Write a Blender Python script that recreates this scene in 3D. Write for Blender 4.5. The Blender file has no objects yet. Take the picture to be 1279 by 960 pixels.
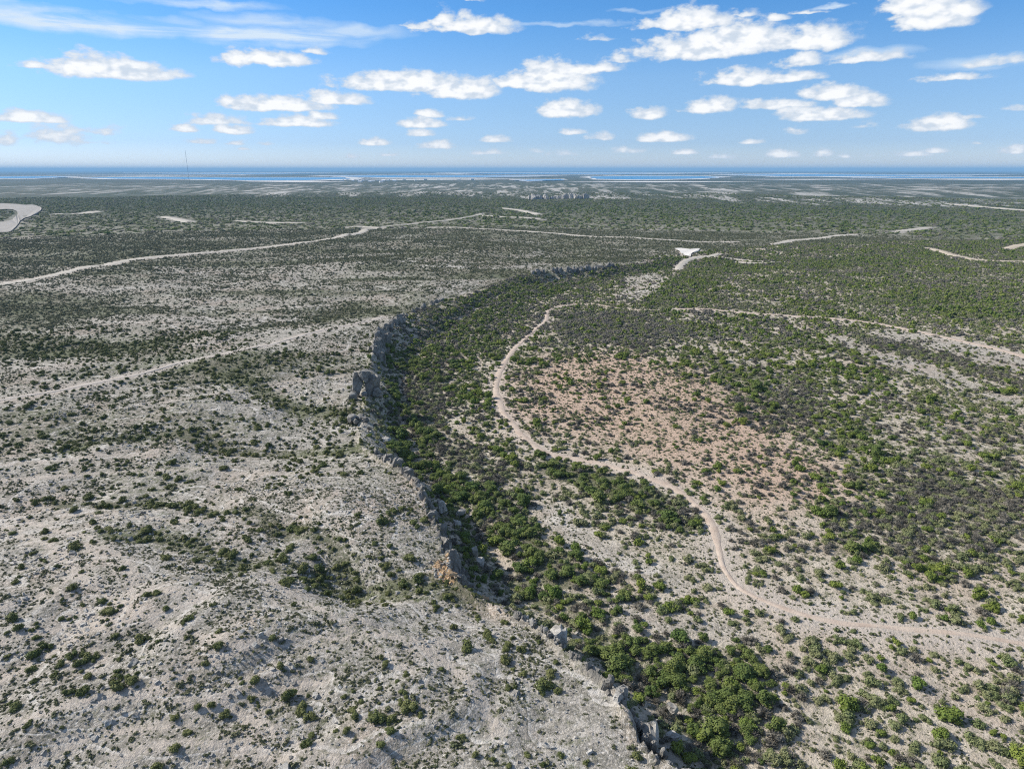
import bpy, math, random
import numpy as np
from mathutils import Vector

# ------------------------------------------------------------------ camera, sky, sun, exposure
sc = bpy.context.scene
CAMZ = 82.0
PITCH = math.radians(17.2)
F_PX, CX, CY = 865.0, 639.5, 480.0          # focal length and centre in photograph pixels
cam_d = bpy.data.cameras.new("camera")
cam_d.sensor_width = 36.0
cam_d.lens = 36.0 * F_PX / 1279.0
cam_d.clip_start, cam_d.clip_end = 1.0, 200000.0
cam = bpy.data.objects.new("camera", cam_d)
cam.location = (0, 0, CAMZ)
cam.rotation_euler = (math.pi / 2 - PITCH, 0, 0)
sc.collection.objects.link(cam)
sc.camera = cam

SUN_EL = math.radians(34)
SUN_AZ = math.atan2(-1.0, 0.30)             # clockwise from +Y: sun stands to the west-north-west of the view
SKY_STRENGTH = 0.074
# elevation tint of the clear sky, its unseen top set milder for the ambient fill: (elevation / 30 degrees, half the gain)
SKY_TINT = [(0.0, (0.56, 0.63, 0.86)), (1.0, (0.40, 0.52, 0.62)), (0.065, (0.41, 0.525, 0.785)), (0.14, (0.43, 0.555, 0.75)), (0.22, (0.45, 0.60, 0.765)), (0.30, (0.37, 0.59, 0.78)), (0.38, (0.29, 0.565, 0.79))]
SUN_STRENGTH = 5.0
sd_ = bpy.data.lights.new("sun", 'SUN')
sd_.energy = SUN_STRENGTH
sd_.angle = math.radians(0.5)
sd_.color = (1.0, 0.945, 0.86)
sun = bpy.data.objects.new("sun", sd_)
to_sun = Vector((math.sin(SUN_AZ) * math.cos(SUN_EL), math.cos(SUN_AZ) * math.cos(SUN_EL), math.sin(SUN_EL)))
sun.rotation_euler = to_sun.to_track_quat('Z', 'Y').to_euler()
sun.location = to_sun * 300
sc.collection.objects.link(sun)

vs = sc.view_settings
vs.view_transform = 'Standard'
vs.look = 'None'
vs.exposure = 0.42
vs.gamma = 1.0
vs.use_curve_mapping = False
sc.cycles.use_denoising = False
sc.cycles.max_bounces = 4
sc.cycles.diffuse_bounces = 2
sc.cycles.glossy_bounces = 2
sc.cycles.transmission_bounces = 1
sc.cycles.volume_bounces = 0
sc.cycles.transparent_max_bounces = 8
sc.cycles.use_adaptive_sampling = True
sc.cycles.adaptive_threshold = 0.012
sc.render.film_transparent = False
sc.cycles.filter_width = 1.1


class NT:
    """small helper to write node trees"""
    def __init__(self, tree):
        self.t = tree
        self.n = tree.nodes
        self.l = tree.links

    def new(self, typ, **kw):
        n = self.n.new(typ)
        for k, v in kw.items():
            setattr(n, k, v)
        return n

    def put(self, sock, v):
        if isinstance(v, bpy.types.NodeSocket):
            self.l.new(v, sock)
        elif v is not None:
            sock.default_value = v

    def math(self, op, a, b=None, c=None, clamp=False):
        n = self.new('ShaderNodeMath', operation=op, use_clamp=clamp)
        for i, v in enumerate((a, b, c)):
            if v is not None:
                self.put(n.inputs[i], v)
        return n.outputs[0]

    def vmath(self, op, a, b=None):
        n = self.new('ShaderNodeVectorMath', operation=op)
        self.put(n.inputs[0], a)
        if b is not None:
            self.put(n.inputs[1], b)
        return n.outputs['Value'] if op in ('LENGTH', 'DOT_PRODUCT') else n.outputs[0]

    def smooth(self, v, lo, hi, a=0.0, b=1.0):
        n = self.new('ShaderNodeMapRange', interpolation_type='SMOOTHSTEP')
        self.put(n.inputs[0], v)
        for i, x in enumerate((lo, hi, a, b)):
            n.inputs[1 + i].default_value = x
        return n.outputs[0]

    def mix(self, f, a, b, blend='MIX'):
        n = self.new('ShaderNodeMix', data_type='RGBA', blend_type=blend)
        self.put(n.inputs[0], f)
        for s, v in ((n.inputs[6], a), (n.inputs[7], b)):
            self.put(s, (*v, 1) if isinstance(v, tuple) and len(v) == 3 else v)
        return n.outputs[2]

    def noise(self, vec, scale, detail=3, rough=0.55, dist=0.0):
        n = self.new('ShaderNodeTexNoise')
        self.put(n.inputs['Vector'], vec)
        n.inputs['Scale'].default_value = scale
        n.inputs['Detail'].default_value = detail
        n.inputs['Roughness'].default_value = rough
        n.inputs['Distortion'].default_value = dist
        return n.outputs['Fac']


def px_dir(u, v):
    """direction of a photograph pixel"""
    a, b = (u - CX) / F_PX, (v - CY) / F_PX
    cp, sp = math.cos(PITCH), math.sin(PITCH)
    return np.array([a, cp - b * sp, -sp - b * cp])


def px_azel(u, v):
    d = px_dir(u, v)
    return math.degrees(math.atan2(d[0], d[1])), math.degrees(math.atan2(d[2], math.hypot(d[0], d[1])))


# clouds: (centre x, base y, half width, height, opacity) traced on the photograph, placed by azimuth and elevation
CLOUDS = [
    (140, 92, 92, 26, 1), (108, 90, 45, 30, 1), (170, 92, 52, 22, 1), (50, 86, 40, 8, .55),
    (332, 78, 62, 20, .95), (392, 66, 30, 8, .5),
    (592, 38, 66, 22, .9), (555, 30, 24, 20, .8), (520, 34, 30, 9, .6),
    (880, 66, 105, 30, 1), (862, 32, 70, 24, 1), (930, 52, 70, 34, 1), (1010, 54, 68, 30, 1), (905, 60, 120, 28, 1), (950, 40, 30, 14, .8),
    (1165, 26, 60, 40, 1), (1130, 12, 40, 30, 1), (1205, 12, 34, 26, .8),
    (515, 108, 108, 22, 1), (575, 116, 58, 26, 1), (480, 106, 70, 14, .9),
    (690, 105, 64, 34, 1), (650, 106, 40, 20, .9), (735, 88, 50, 14, .8), (775, 76, 30, 8, .5),
    (345, 134, 78, 18, 1), (420, 126, 50, 15, .9), (300, 131, 34, 10, .8),
    (706, 141, 44, 20, 1), (812, 145, 24, 15, 1), (885, 137, 38, 18, 1), (955, 134, 50, 12, .75),
    (1022, 146, 66, 17, 1), (1040, 120, 46, 20, .95), (1075, 130, 44, 16, .9), (985, 132, 40, 10, .7),
    (928, 102, 52, 20, .9), (985, 98, 50, 14, .8), (1005, 78, 36, 16, .75), (1085, 75, 52, 14, .65),
    (1172, 158, 50, 19, 1), (1212, 148, 20, 6, .6), (1198, 98, 46, 9, .6), (1250, 78, 50, 10, .45),
    (40, 150, 52, 15, 1), (70, 174, 46, 24, .55), (10, 178, 18, 16, .55), (120, 165, 36, 10, .3),
    (268, 153, 44, 13, .7), (372, 155, 50, 14, 1), (292, 165, 28, 12, .9), (232, 163, 18, 10, .8), (400, 147, 24, 10, .9),
    (525, 156, 34, 12, .95), (535, 144, 22, 9, .8), (528, 168, 20, 10, .7), (570, 149, 24, 6, .5),
    (546, 184, 26, 10, .8), (468, 180, 20, 9, .9), (488, 194, 12, 4, .5), (620, 176, 22, 8, .7), (612, 192, 24, 6, .55),
    (717, 166, 18, 7, .6), (752, 173, 22, 9, .7), (785, 190, 22, 7, .45), (702, 193, 20, 6, .35), (672, 190, 10, 5, .3),
    (830, 174, 36, 13, 1), (856, 191, 17, 8, .85), (940, 178, 19, 6, .7), (996, 166, 14, 8, .6), (905, 197, 16, 6, .4),
    (975, 195, 26, 10, .9), (1025, 194, 16, 9, .8), (1055, 196, 10, 5, .6), (1085, 195, 9, 4, .5),
    (1140, 194, 30, 7, .5), (1172, 190, 18, 7, .75), (1266, 190, 20, 10, .85), (1220, 180, 10, 3, .5), (1083, 158, 16, 9, .45), (1270, 137, 20, 8, .3),
    (250, 178, 20, 6, .45), (292, 180, 16, 6, .45), (305, 187, 10, 3, .5), (330, 181, 22, 4, .3), (440, 197, 14, 4, .25), (130, 179, 16, 5, .25),
    (588, 0, 20, 10, .6), (1010, 15, 40, 5, .35), (745, 49, 20, 6, .3), (970, 24, 14, 7, .5), (935, 18, 16, 8, .5),
]
CIRRUS = [(110, 28, 190, 20, .60), (330, 46, 150, 15, .50), (440, 40, 90, 12, .30), (30, 12, 120, 12, .35), (340, 28, 110, 12, .35),
          (250, 5, 120, 8, .35), (1225, 78, 90, 10, .35), (1090, 66, 70, 8, .25), (700, 30, 120, 4, .28), (800, 12, 50, 4, .25), (1040, 6, 30, 4, .5)]

w = bpy.data.worlds.new("World")
sc.world = w
w.use_nodes = True
w.cycles.sampling_method = 'MANUAL'
w.cycles.sample_map_resolution = 256
wt = NT(w.node_tree)
wt.n.clear()
tc = wt.new('ShaderNodeTexCoord')
gen = wt.vmath('NORMALIZE', tc.outputs['Generated'])
sep = wt.new('ShaderNodeSeparateXYZ')
wt.l.new(gen, sep.inputs[0])
az = wt.math('MULTIPLY', wt.math('ARCTAN2', sep.outputs[0], sep.outputs[1]), 180 / math.pi)
el = wt.math('MULTIPLY', wt.math('ARCSINE', sep.outputs[2]), 180 / math.pi)
comb = wt.new('ShaderNodeCombineXYZ')
wt.l.new(az, comb.inputs[0])
wt.l.new(el, comb.inputs[1])
P0 = comb.outputs[0]
# domain warp so that outlines are not ellipses
cz = wt.new('ShaderNodeVectorMath', operation='MULTIPLY')
wt.l.new(P0, cz.inputs[0])
cz.inputs[1].default_value = (0.55, 1.0, 1.0)
wn = wt.new('ShaderNodeTexNoise')
wt.l.new(cz.outputs[0], wn.inputs['Vector'])
wn.inputs['Scale'].default_value = 0.75
wn.inputs['Detail'].default_value = 4
wv = wt.vmath('SUBTRACT', wn.outputs['Color'], (0.5, 0.5, 0.5))
wamp = wt.smooth(el, 0.5, 11, 0.5, 2.6)
wsc = wt.new('ShaderNodeVectorMath', operation='SCALE')
wt.l.new(wt.vmath('MULTIPLY', wv, (1.5, 0.45, 0.0)), wsc.inputs[0])
wt.l.new(wamp, wsc.inputs[3])
PW = wt.vmath('ADD', P0, wsc.outputs[0])


def cloud_field(items, base_flat):
    """highest of the cloud bodies: ellipses in azimuth and elevation, flattened below their base line"""
    acc = -5.0
    for (cx_, by, hw, hh, op) in items:
        a0, e0 = px_azel(cx_, by)
        a1, _ = px_azel(cx_ + hw * 1.02, by)
        _, e1 = px_azel(cx_, by - hh * 0.98)
        ra, re = abs(a1 - a0), abs(e1 - e0)
        n = wt.new('ShaderNodeVectorMath', operation='MULTIPLY_ADD')
        wt.l.new(PW, n.inputs[0])
        n.inputs[1].default_value = (1 / ra, 1 / re, 0)
        n.inputs[2].default_value = (-a0 / ra, -e0 / re, 0)
        q = n.outputs[0]
        if base_flat:
            q = wt.vmath('MAXIMUM', q, wt.vmath('MULTIPLY', q, (-1, -3.0, 1)))
        m = wt.math('MINIMUM', wt.math('MULTIPLY_ADD', wt.vmath('LENGTH', q), -op, op), op * 0.7)
        acc = wt.math('MAXIMUM', acc, m)
    return acc


sky = wt.new('ShaderNodeTexSky', sky_type='NISHITA')
sky.sun_disc = False
sky.sun_elevation = SUN_EL
sky.sun_rotation = SUN_AZ % (2 * math.pi)
sky.altitude = 400
sky.air_density = 1.0
sky.dust_density = 0.0
sky.ozone_density = 3.0
# elevation tint added to the sky: brighter horizon, milder blue fill overhead
ramp = wt.new('ShaderNodeValToRGB')
wt.l.new(wt.math('MULTIPLY', el, 1 / 30.0, clamp=True), ramp.inputs[0])
for i, (ps, c) in enumerate(SKY_TINT):
    e_ = ramp.color_ramp.elements[i] if i < 2 else ramp.color_ramp.elements.new(ps)
    e_.position, e_.color = ps, (*c, 1)
clear = wt.vmath('MULTIPLY', wt.vmath('MULTIPLY', sky.outputs[0], ramp.outputs[0]), (1.92, 1.84, 1.88))
K = 1 / SKY_STRENGTH


def sky_background(cum, cir):
    """clear sky under cirrus veils under cumulus; cum and cir are raw fields"""
    n1 = wt.noise(cz.outputs[0], 1.5, 6, 0.56)
    dens = wt.math('MULTIPLY_ADD', wt.math('SUBTRACT', n1, 0.5), 1.25, cum)
    alpha = wt.smooth(dens, -0.06, 0.34)
    inner = wt.smooth(dens, 0.10, 0.70)
    n2 = wt.noise(cs.outputs[0], 1.3, 6, 0.6, 0.6)
    veil = wt.math('MULTIPLY', wt.math('MULTIPLY', cir, wt.smooth(n2, 0.20, 0.68)), 3.6, clamp=True)
    n3 = wt.noise(cz.outputs[0], 1.5, 2, 0.5)
    ccol = wt.mix(wt.math('MULTIPLY', inner, wt.smooth(n3, 0.30, 0.55)), (0.50 * K, 0.56 * K, 0.635 * K), (0.785 * K, 0.785 * K, 0.785 * K))
    c1 = wt.mix(veil, clear, (0.52 * K, 0.62 * K, 0.73 * K))
    c2 = wt.mix(wt.math('MULTIPLY', alpha, 0.96), c1, ccol)
    bg = wt.new('ShaderNodeBackground')
    wt.l.new(c2, bg.inputs[0])
    bg.inputs[1].default_value = SKY_STRENGTH
    return bg.outputs[0]


cs = wt.new('ShaderNodeVectorMath', operation='MULTIPLY')
wt.l.new(P0, cs.inputs[0])
cs.inputs[1].default_value = (0.10, 0.75, 1.0)
# the rest of the sky carries the same fair-weather cumulus, unplaced: projected on a cloud deck overhead
deck = wt.new('ShaderNodeVectorMath', operation='DIVIDE')
wt.l.new(gen, deck.inputs[0])
zc = wt.new('ShaderNodeCombineXYZ')
zm = wt.math('MAXIMUM', wt.math('ADD', sep.outputs[2], 0.06), 0.02)
for i in range(3):
    wt.l.new(zm, zc.inputs[i])
wt.l.new(zc.outputs[0], deck.inputs[1])
gfield = wt.math('MULTIPLY_ADD', wt.noise(deck.outputs[0], 0.9, 2, 0.5), 3.4, -2.15)
gfield = wt.math('MINIMUM', gfield, 0.8)
surf = sky_background(gfield, 0.10)
# traced clouds, in azimuth slices so that each look-up tests only the bodies near it
SL = [-46, -20, -4, 8, 21, 46]
EL_TOP = 14.5
for i in range(len(SL) - 1):
    lo, hi = SL[i], SL[i + 1]

    def near(items):
        out = []
        for it in items:
            aa, _ = px_azel(it[0] - it[2], it[1])
            bb, _ = px_azel(it[0] + it[2], it[1])
            if bb > lo - 4 and aa < hi + 4:
                out.append(it)
        return out or [(-3000, 100, 5, 5, .1)]
    inside = wt.math('MULTIPLY', wt.math('MULTIPLY', wt.math('GREATER_THAN', az, lo), wt.math('LESS_THAN', az, hi + 1e-4)), wt.math('LESS_THAN', el, EL_TOP))
    b_ = sky_background(cloud_field(near(CLOUDS), True), wt.math('MAXIMUM', cloud_field(near(CIRRUS), False), 0.0))
    mx = wt.new('ShaderNodeMixShader')
    wt.l.new(inside, mx.inputs[0])
    wt.l.new(surf, mx.inputs[1])
    wt.l.new(b_, mx.inputs[2])
    surf = mx.outputs[0]
wo = wt.new('ShaderNodeOutputWorld')
wt.l.new(surf, wo.inputs[0])

# ------------------------------------------------------------------ numeric helpers
RNG = np.random.default_rng(11)


def sstep(a, b, x):
    t = np.clip((x - a) / (b - a), 0, 1)
    return t * t * (3 - 2 * t)


def vnoise(x, y, seed):
    xi, yi = np.floor(x).astype(np.int64), np.floor(y).astype(np.int64)
    fx, fy = x - xi, y - yi
    fx, fy = fx * fx * fx * (fx * (fx * 6 - 15) + 10), fy * fy * fy * (fy * (fy * 6 - 15) + 10)

    def hsh(a, b):
        h = (a * 374761393 + b * 668265263 + seed * 2147483647) & 0xFFFFFFFF
        h = ((h ^ (h >> 13)) * 1274126177) & 0xFFFFFFFF
        h = ((h ^ (h >> 16)) * 2246822519) & 0xFFFFFFFF
        return ((h ^ (h >> 15)) & 0xFFFFFF) / float(0xFFFFFF)
    a, b, c, d = hsh(xi, yi), hsh(xi + 1, yi), hsh(xi, yi + 1), hsh(xi + 1, yi + 1)
    return (a + (b - a) * fx) * (1 - fy) + (c + (d - c) * fx) * fy


def fbm(x, y, lam, seed, octv=3, gain=0.5):
    """0..1, mean 0.5"""
    s, amp, tot, f = 0.0, 1.0, 0.0, 1.0 / lam
    for o in range(octv):
        ca, sa = math.cos(0.6 + 1.1 * o), math.sin(0.6 + 1.1 * o)
        s = s + amp * vnoise((x * ca - y * sa) * f + 17.3 * o, (x * sa + y * ca) * f - 9.1 * o, seed + o * 101)
        tot += amp
        amp *= gain
        f *= 2.03
    return s / tot


def seg_dist(x, y, poly, margin=None, want=None):
    """distance to a polyline; optionally signed side (left of travel positive) and parameter along it"""
    poly = np.asarray(poly, float)
    D = np.full(x.shape, 1e9)
    S = np.zeros(x.shape)
    T = np.zeros(x.shape)
    if margin is not None:
        sel = np.nonzero((x > poly[:, 0].min() - margin) & (x < poly[:, 0].max() + margin) &
                         (y > poly[:, 1].min() - margin) & (y < poly[:, 1].max() + margin))[0]
        if len(sel) == 0:
            return (D, S, T) if want else D
        xs, ys = x[sel], y[sel]
    else:
        sel, xs, ys = slice(None), x, y
    d, s, tt = np.full(xs.shape, 1e9), np.zeros(xs.shape), np.zeros(xs.shape)
    for i in range(len(poly) - 1):
        ax, ay = poly[i]
        bx, by = poly[i + 1]
        ex, ey = bx - ax, by - ay
        L2 = ex * ex + ey * ey + 1e-9
        t = np.clip(((xs - ax) * ex + (ys - ay) * ey) / L2, 0, 1)
        dx, dy = xs - ax - t * ex, ys - ay - t * ey
        dd = np.hypot(dx, dy)
        m = dd < d
        d = np.where(m, dd, d)
        if want:
            s = np.where(m, ex * dy - ey * dx, s)
            tt = np.where(m, i + t, tt)
    D[sel] = d
    if want:
        S[sel] = s
        T[sel] = tt
        return D, S, T
    return D


def in_poly(x, y, poly):
    poly = np.asarray(poly, float)
    ins = np.zeros(x.shape, bool)
    j = len(poly) - 1
    for i in range(len(poly)):
        xi, yi = poly[i]
        xj, yj = poly[j]
        c = ((yi > y) != (yj > y)) & (x < (xj - xi) * (y - yi) / (yj - yi + 1e-12) + xi)
        ins ^= c
        j = i
    return ins


def to_plane(pts, z):
    out = []
    for (u, v) in pts:
        d = px_dir(u, v)
        t = (z - CAMZ) / d[2]
        out.append((d[0] * t, d[1] * t))
    return out


# ------------------------------------------------------------------ terrain
PLAT = 9.0
LIP = to_plane([(900, 1040), (862, 985), (826, 938), (794, 895), (760, 860), (724, 826), (690, 796), (655, 770), (622, 754), (598, 742),
                (575, 722), (558, 695), (546, 665), (533, 635), (519, 606), (499, 584), (470, 562), (450, 545), (446, 520),
                (449, 496), (455, 472), (461, 446), (469, 418), (486, 400), (512, 384), (545, 369), (580, 359), (615, 347), (640, 338),
                (690, 333), (740, 330), (790, 320), (830, 311), (900, 305), (1000, 300), (1150, 296), (1500, 292)], PLAT)
LIP = [(LIP[0][0] + 30, -60.0)] + LIP
LIPW = np.array([6, 6, 4, 3, 4, 3, 4, 5, 8, 12, 10, 3, 2, 1.8, 1.8, 2, 3, 7, 18, 18, 6, 20, 6, 5, 18, 32, 36, 40, 40, 26, 14, 20, 25, 60, 90, 120, 150, 200.0])
LIPA = np.array([1, 1, 1.05, 1.05, 1.05, 1, 1, .95, .9, .85, .85, 1.0, 1.1, 1.1, 1.1, 1.05, 1, .85, .8, .85, .95, .8, 1.0, 1.0, .85, .7, .6, .5, .5, .65, .7, .6, .5, .4, .3, .3, .3, .3])
CREEK = to_plane([(960, 1040), (905, 965), (868, 905), (800, 838), (735, 795), (672, 752), (640, 715), (600, 660), (560, 610), (525, 570), (505, 540),
                  (500, 500), (505, 462), (525, 435), (565, 405), (610, 378), (650, 360), (720, 345), (790, 335), (850, 322)], 0)
CREEK = [(CREEK[0][0] + 25, -60.0)] + CREEK
GULLIES = [(to_plane([(120, 690), (171, 692), (210, 701), (250, 708), (296, 717), (361, 734), (420, 740), (480, 742), (540, 744), (600, 745)], 6.5), 5.5, 9),
           (to_plane([(60, 625), (121, 632), (184, 629), (236, 642), (289, 650), (345, 668), (371, 678), (410, 700), (450, 738)], 7), 3.0, 7),
           (to_plane([(90, 560), (151, 548), (230, 541), (279, 552), (358, 555), (420, 556), (470, 552)], 7), 4.0, 10),
           (to_plane([(250, 470), (300, 478), (350, 500), (400, 515), (450, 522)], 7), 3.0, 12),
           (to_plane([(0, 445), (130, 440), (230, 425), (310, 408), (400, 395), (450, 372)], 8), 2.0, 25)]
LAKES_PX = [[(-60, 221.6), (60, 221.0), (92, 222.0), (40, 223.4), (-60, 223.6)],
            [(100, 222.6), (190, 221.8), (300, 222.6), (430, 222.4), (438, 224.2), (380, 226.2), (320, 226.6), (240, 224.6), (150, 224.2)],
            [(400, 220.6), (480, 219.6), (600, 219.8), (690, 220.6), (600, 222.0), (480, 222.4)],
            [(560, 216.6), (700, 216.2), (900, 216.6), (760, 217.8), (620, 217.8)],
            [(735, 221.4), (800, 220.2), (880, 220.8), (905, 222.4), (870, 224.0), (800, 225.4), (745, 224.4)],
            [(640, 226.0), (700, 224.8), (706, 226.0), (660, 227.2)],
            [(900, 219.0), (1010, 218.2), (1150, 219.0), (1260, 219.4), (1130, 220.6), (980, 220.8)],
            [(1040, 222.2), (1160, 221.6), (1330, 222.2), (1300, 223.6), (1120, 223.4)],
            [(160, 217.0), (320, 216.4), (420, 217.0), (300, 218.0)]]
LAKES = [to_plane(p, 0) for p in LAKES_PX]


def noise_fade(x, y):
    r = np.hypot(x, y)
    return 1.0 / (1.0 + (r / 420.0) ** 2)


def height(x, y):
    x = np.asarray(x, float)
    y = np.asarray(y, float)
    shp = x.shape
    x, y = x.ravel(), y.ravel()
    r = np.hypot(x, y)
    # signed distance to the rim; the wobble makes small buttresses and notches
    wob = (fbm(x, y, 9, 5, 2) - 0.5) * 5.0 * np.exp(-r / 500) + (fbm(x, y, 2.6, 6, 2) - 0.5) * 2.2 * np.exp(-r / 160)
    wx, wy = x + wob, y + 0.5 * wob
    D, S, T = seg_dist(wx, wy, LIP, None, True)
    sdv = np.where(S > 0, D, -D)
    ti = np.arange(len(LIPW))
    W = np.interp(T, ti, LIPW)
    A = np.interp(T, ti, LIPA) * PLAT
    u = -sdv
    prof = 0.80 * (1 - sstep(0, 1, u / W)) + 0.20 * (1 - sstep(0, 1, u / (W + 12)))
    h = A * prof
    plat = sstep(-2, 25, sdv)
    h -= 1.3 * np.exp(-np.clip(sdv, 0, None) / 14) * (sdv > 0)
    nf = noise_fade(x, y)
    # undulating plateau with ledges
    und = (fbm(x, y, 85, 21, 3) - 0.5) * 6.0 + (fbm(x, y, 22, 31, 2) - 0.5) * 1.8 * nf
    und = und + (fbm(x, y, 4.5, 37, 2) - 0.5) * 0.30 * np.exp(-r / 160)
    led = und + 0.34 * np.sin(und * 2 * math.pi / 0.9) * nf
    h += plat * led * np.where(r < 900, 1, 0.7)
    h += plat * 3.0 * np.exp(-(((x + 48) / 55) ** 2 + ((y - 92) / 40) ** 2))
    for g, dep, wd in GULLIES:
        gd, gs, gt = seg_dist(x + wob * .5, y, g, wd * 4, True)
        h -= dep * np.exp(-(gd / wd) ** 2) * sstep(0, len(g) - 1.5, gt) * plat
    # valley and plain
    cd = seg_dist(x, y, CREEK)
    right = 1 - sstep(-8, 0, sdv)
    h += right * (2.6 * sstep(15, 130, cd) - 1.3 * np.exp(-(cd / 5.0) ** 2))
    h += right * ((fbm(x, y, 45, 41, 3) - 0.5) * 1.5 + (fbm(x, y, 9, 47, 2) - 0.5) * 0.5 * nf)
    # far country: low swells, then the flat lake basin
    fr = sstep(1200, 2500, y)
    h = h * (1 - fr) + fr * (3.0 + (fbm(x, y, 700, 51, 4) - 0.5) * 30.0 * (1 - 0.8 * sstep(3600, 5200, y)))
    fl = sstep(3600, 5000, y)
    if (fl > 0).any():
        lk = np.zeros(x.shape)
        far = np.nonzero(y > 3600)[0]
        for L in LAKES:
            La = np.asarray(L)
            k = far[(x[far] > La[:, 0].min() - 200) & (x[far] < La[:, 0].max() + 200) & (y[far] > La[:, 1].min() - 300) & (y[far] < La[:, 1].max() + 300)]
            if len(k):
                lk[k] = np.maximum(lk[k], in_poly(x[k], y[k], L))
        h = h * (1 - fl) + fl * (2.5 + 0.08 * (h - 2.5))
        h = np.where(lk > 0, -3.0, h)
    return h.reshape(shp)


def h1(x, y):
    return float(height(np.array([x]), np.array([y]))[0])


def ground_px(pts):
    """photograph pixels -> points on the terrain"""
    dirs = np.array([px_dir(u, v) for u, v in pts])
    z = np.full(len(dirs), 5.0)
    for _ in range(10):
        t = (z - CAMZ) / dirs[:, 2]
        zn = height(dirs[:, 0] * t, dirs[:, 1] * t)
        z = 0.5 * z + 0.5 * zn
    t = (z - CAMZ) / dirs[:, 2]
    return [(a, b) for a, b in zip(dirs[:, 0] * t, dirs[:, 1] * t)]


def project(x, y, z):
    cp, sp = math.cos(PITCH), math.sin(PITCH)
    dz = z - CAMZ
    dep = y * cp - dz * sp
    up = y * sp + dz * cp
    return CX + F_PX * x / np.maximum(dep, 1e-3), CY - F_PX * up / np.maximum(dep, 1e-3), dep


# ------------------------------------------------------------------ traced features of the ground
ROADS = {   # name: (pixels, half width in metres, label, colour key)
    'loop': ([(1330, 812), (1279, 804), (1200, 791), (1120, 784), (1060, 779), (1010, 769), (960, 752), (925, 735), (905, 710), (898, 685), (893, 665),
              (880, 640), (860, 622), (835, 606), (800, 593), (760, 581), (720, 573), (690, 567), (665, 555), (645, 535), (628, 512),
              (620, 490), (622, 470), (632, 450), (648, 430), (668, 412), (682, 400), (684, 389), (700, 382), (740, 380), (780, 386),
              (822, 388)], 1.45, 'winding pinkish dirt track curving round the pink clearing', 'track'),
    'east': ([(846, 386), (880, 386), (920, 390), (980, 394), (1040, 398), (1100, 405), (1160, 417), (1220, 430), (1279, 445), (1330, 460)], 2.3,
             'pale dirt track running along the low white ridge beyond the pink clearing', 'track'),
    'rim': ([(-60, 508), (0, 500), (60, 490), (130, 476), (180, 466), (230, 452), (290, 440), (350, 427), (410, 411), (450, 403), (478, 396)], 1.3,
            'faint dirt track crossing the limestone plateau to the cliff rim', 'rimtrack'),
    'straight': ([(-60, 363), (0, 355), (40, 349), (100, 335), (160, 325), (240, 317), (320, 310), (380, 303), (420, 297), (445, 292), (458, 286)], 5.0,
                 'straight graded gravel road leading to the junction pad', 'gravel'),
    'junction': ([(438, 284), (452, 283), (466, 284), (474, 285)], 8.0, 'pale gravel junction pad at the end of the straight road', 'gravel'),
    'beyond': ([(474, 284), (500, 281), (540, 277), (575, 273), (602, 267)], 3.5, 'thin gravel road going on past the junction pad', 'gravel'),
    'middle': ([(540, 284), (600, 286), (640, 288), (700, 292), (760, 296), (840, 300), (920, 302)], 5.0, 'pale gravel road behind the rocky ledge', 'gravel'),
    'fork': ([(846, 337), (850, 331), (858, 325), (872, 321), (888, 320), (898, 317)], 4.0, 'short gravel road leading to the white pad', 'gravel'),
    'forkend': ([(888, 320), (905, 322), (940, 326), (985, 328)], 2.6, 'thin gravel lane leaving the white pad through green brush', 'gravel'),
    'strip': ([(925, 327.5), (938, 329), (954, 329)], 6.0, 'small pale cleared strip beside the gravel lane', 'gravel'),
    'bendnorth': ([(965, 305), (985, 301), (1006, 299), (1030, 297), (1050, 294), (1072, 293)], 5.0, 'gravel road fading into dense green brush', 'gravel'),
    'eastpad': ([(1160, 310), (1180, 315), (1195, 320), (1215, 324), (1240, 326), (1290, 327), (1330, 328)], 5.0, 'tan dirt road with a wide bend in green brush', 'tan'),
    'eastend': ([(1258, 311), (1270, 307), (1290, 304), (1320, 303)], 6.0, 'tan bare dirt strip above the wide road bend', 'tan'),
    'lane': ([(1120, 290), (1138, 287), (1164, 284)], 6.0, 'short pale dirt lane alone in dark brush', 'gravel'),
    'highway': ([(1185, 255), (1210, 257), (1240, 259.5), (1290, 263), (1340, 267)], 10.0, 'long pale road crossing the far limestone flats', 'gravel'),
    'cut': ([(204, 270.5), (218, 273), (236, 277.5)], 9.0, 'short slanting pale clearing in the far dark scrub', 'gravel'),
    'cutline': ([(296, 276), (330, 278), (378, 279)], 7.0, 'thin level pale clearing line in the far scrub', 'gravel'),
    'slab': ([(95, 267.6), (108, 266), (122, 264)], 14.0, 'flat pale bare slab beside the quarry road', 'gravel'),
    'spot': ([(66, 268), (76, 267)], 13.0, 'small pale bare spot beside the quarry road', 'gravel'),
    'zig': ([(628, 260), (645, 262), (660, 265), (673, 268)], 8.0, 'zigzag pale lane below the far white bluff', 'gravel'),
    'zigend': ([(600, 269), (630, 271), (676, 274)], 7.0, 'level pale lane under the zigzag lane', 'gravel'),
}
ROADW = {k: ground_px(v[0]) for k, v in ROADS.items()}
PADS = {
    'pad': ([(842, 311), (850, 310.5), (862, 312), (873, 311), (872, 314.5), (864, 317), (862, 321), (853, 319), (848, 314)],
            'bright white gravel pad cleared in green brush', 'white'),
    'quarry': ([(-40, 256), (6, 255), (28, 256.5), (44, 257), (52, 261.5), (40, 270), (28, 275), (16, 288), (-2, 291), (-40, 293), (-40, 280), (8, 277), (22, 266), (8, 262), (-40, 264)],
               'broad grey quarry haul road with pale verges', 'grey'),
}
PADW = {k: ground_px(v[0]) for k, v in PADS.items()}

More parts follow.
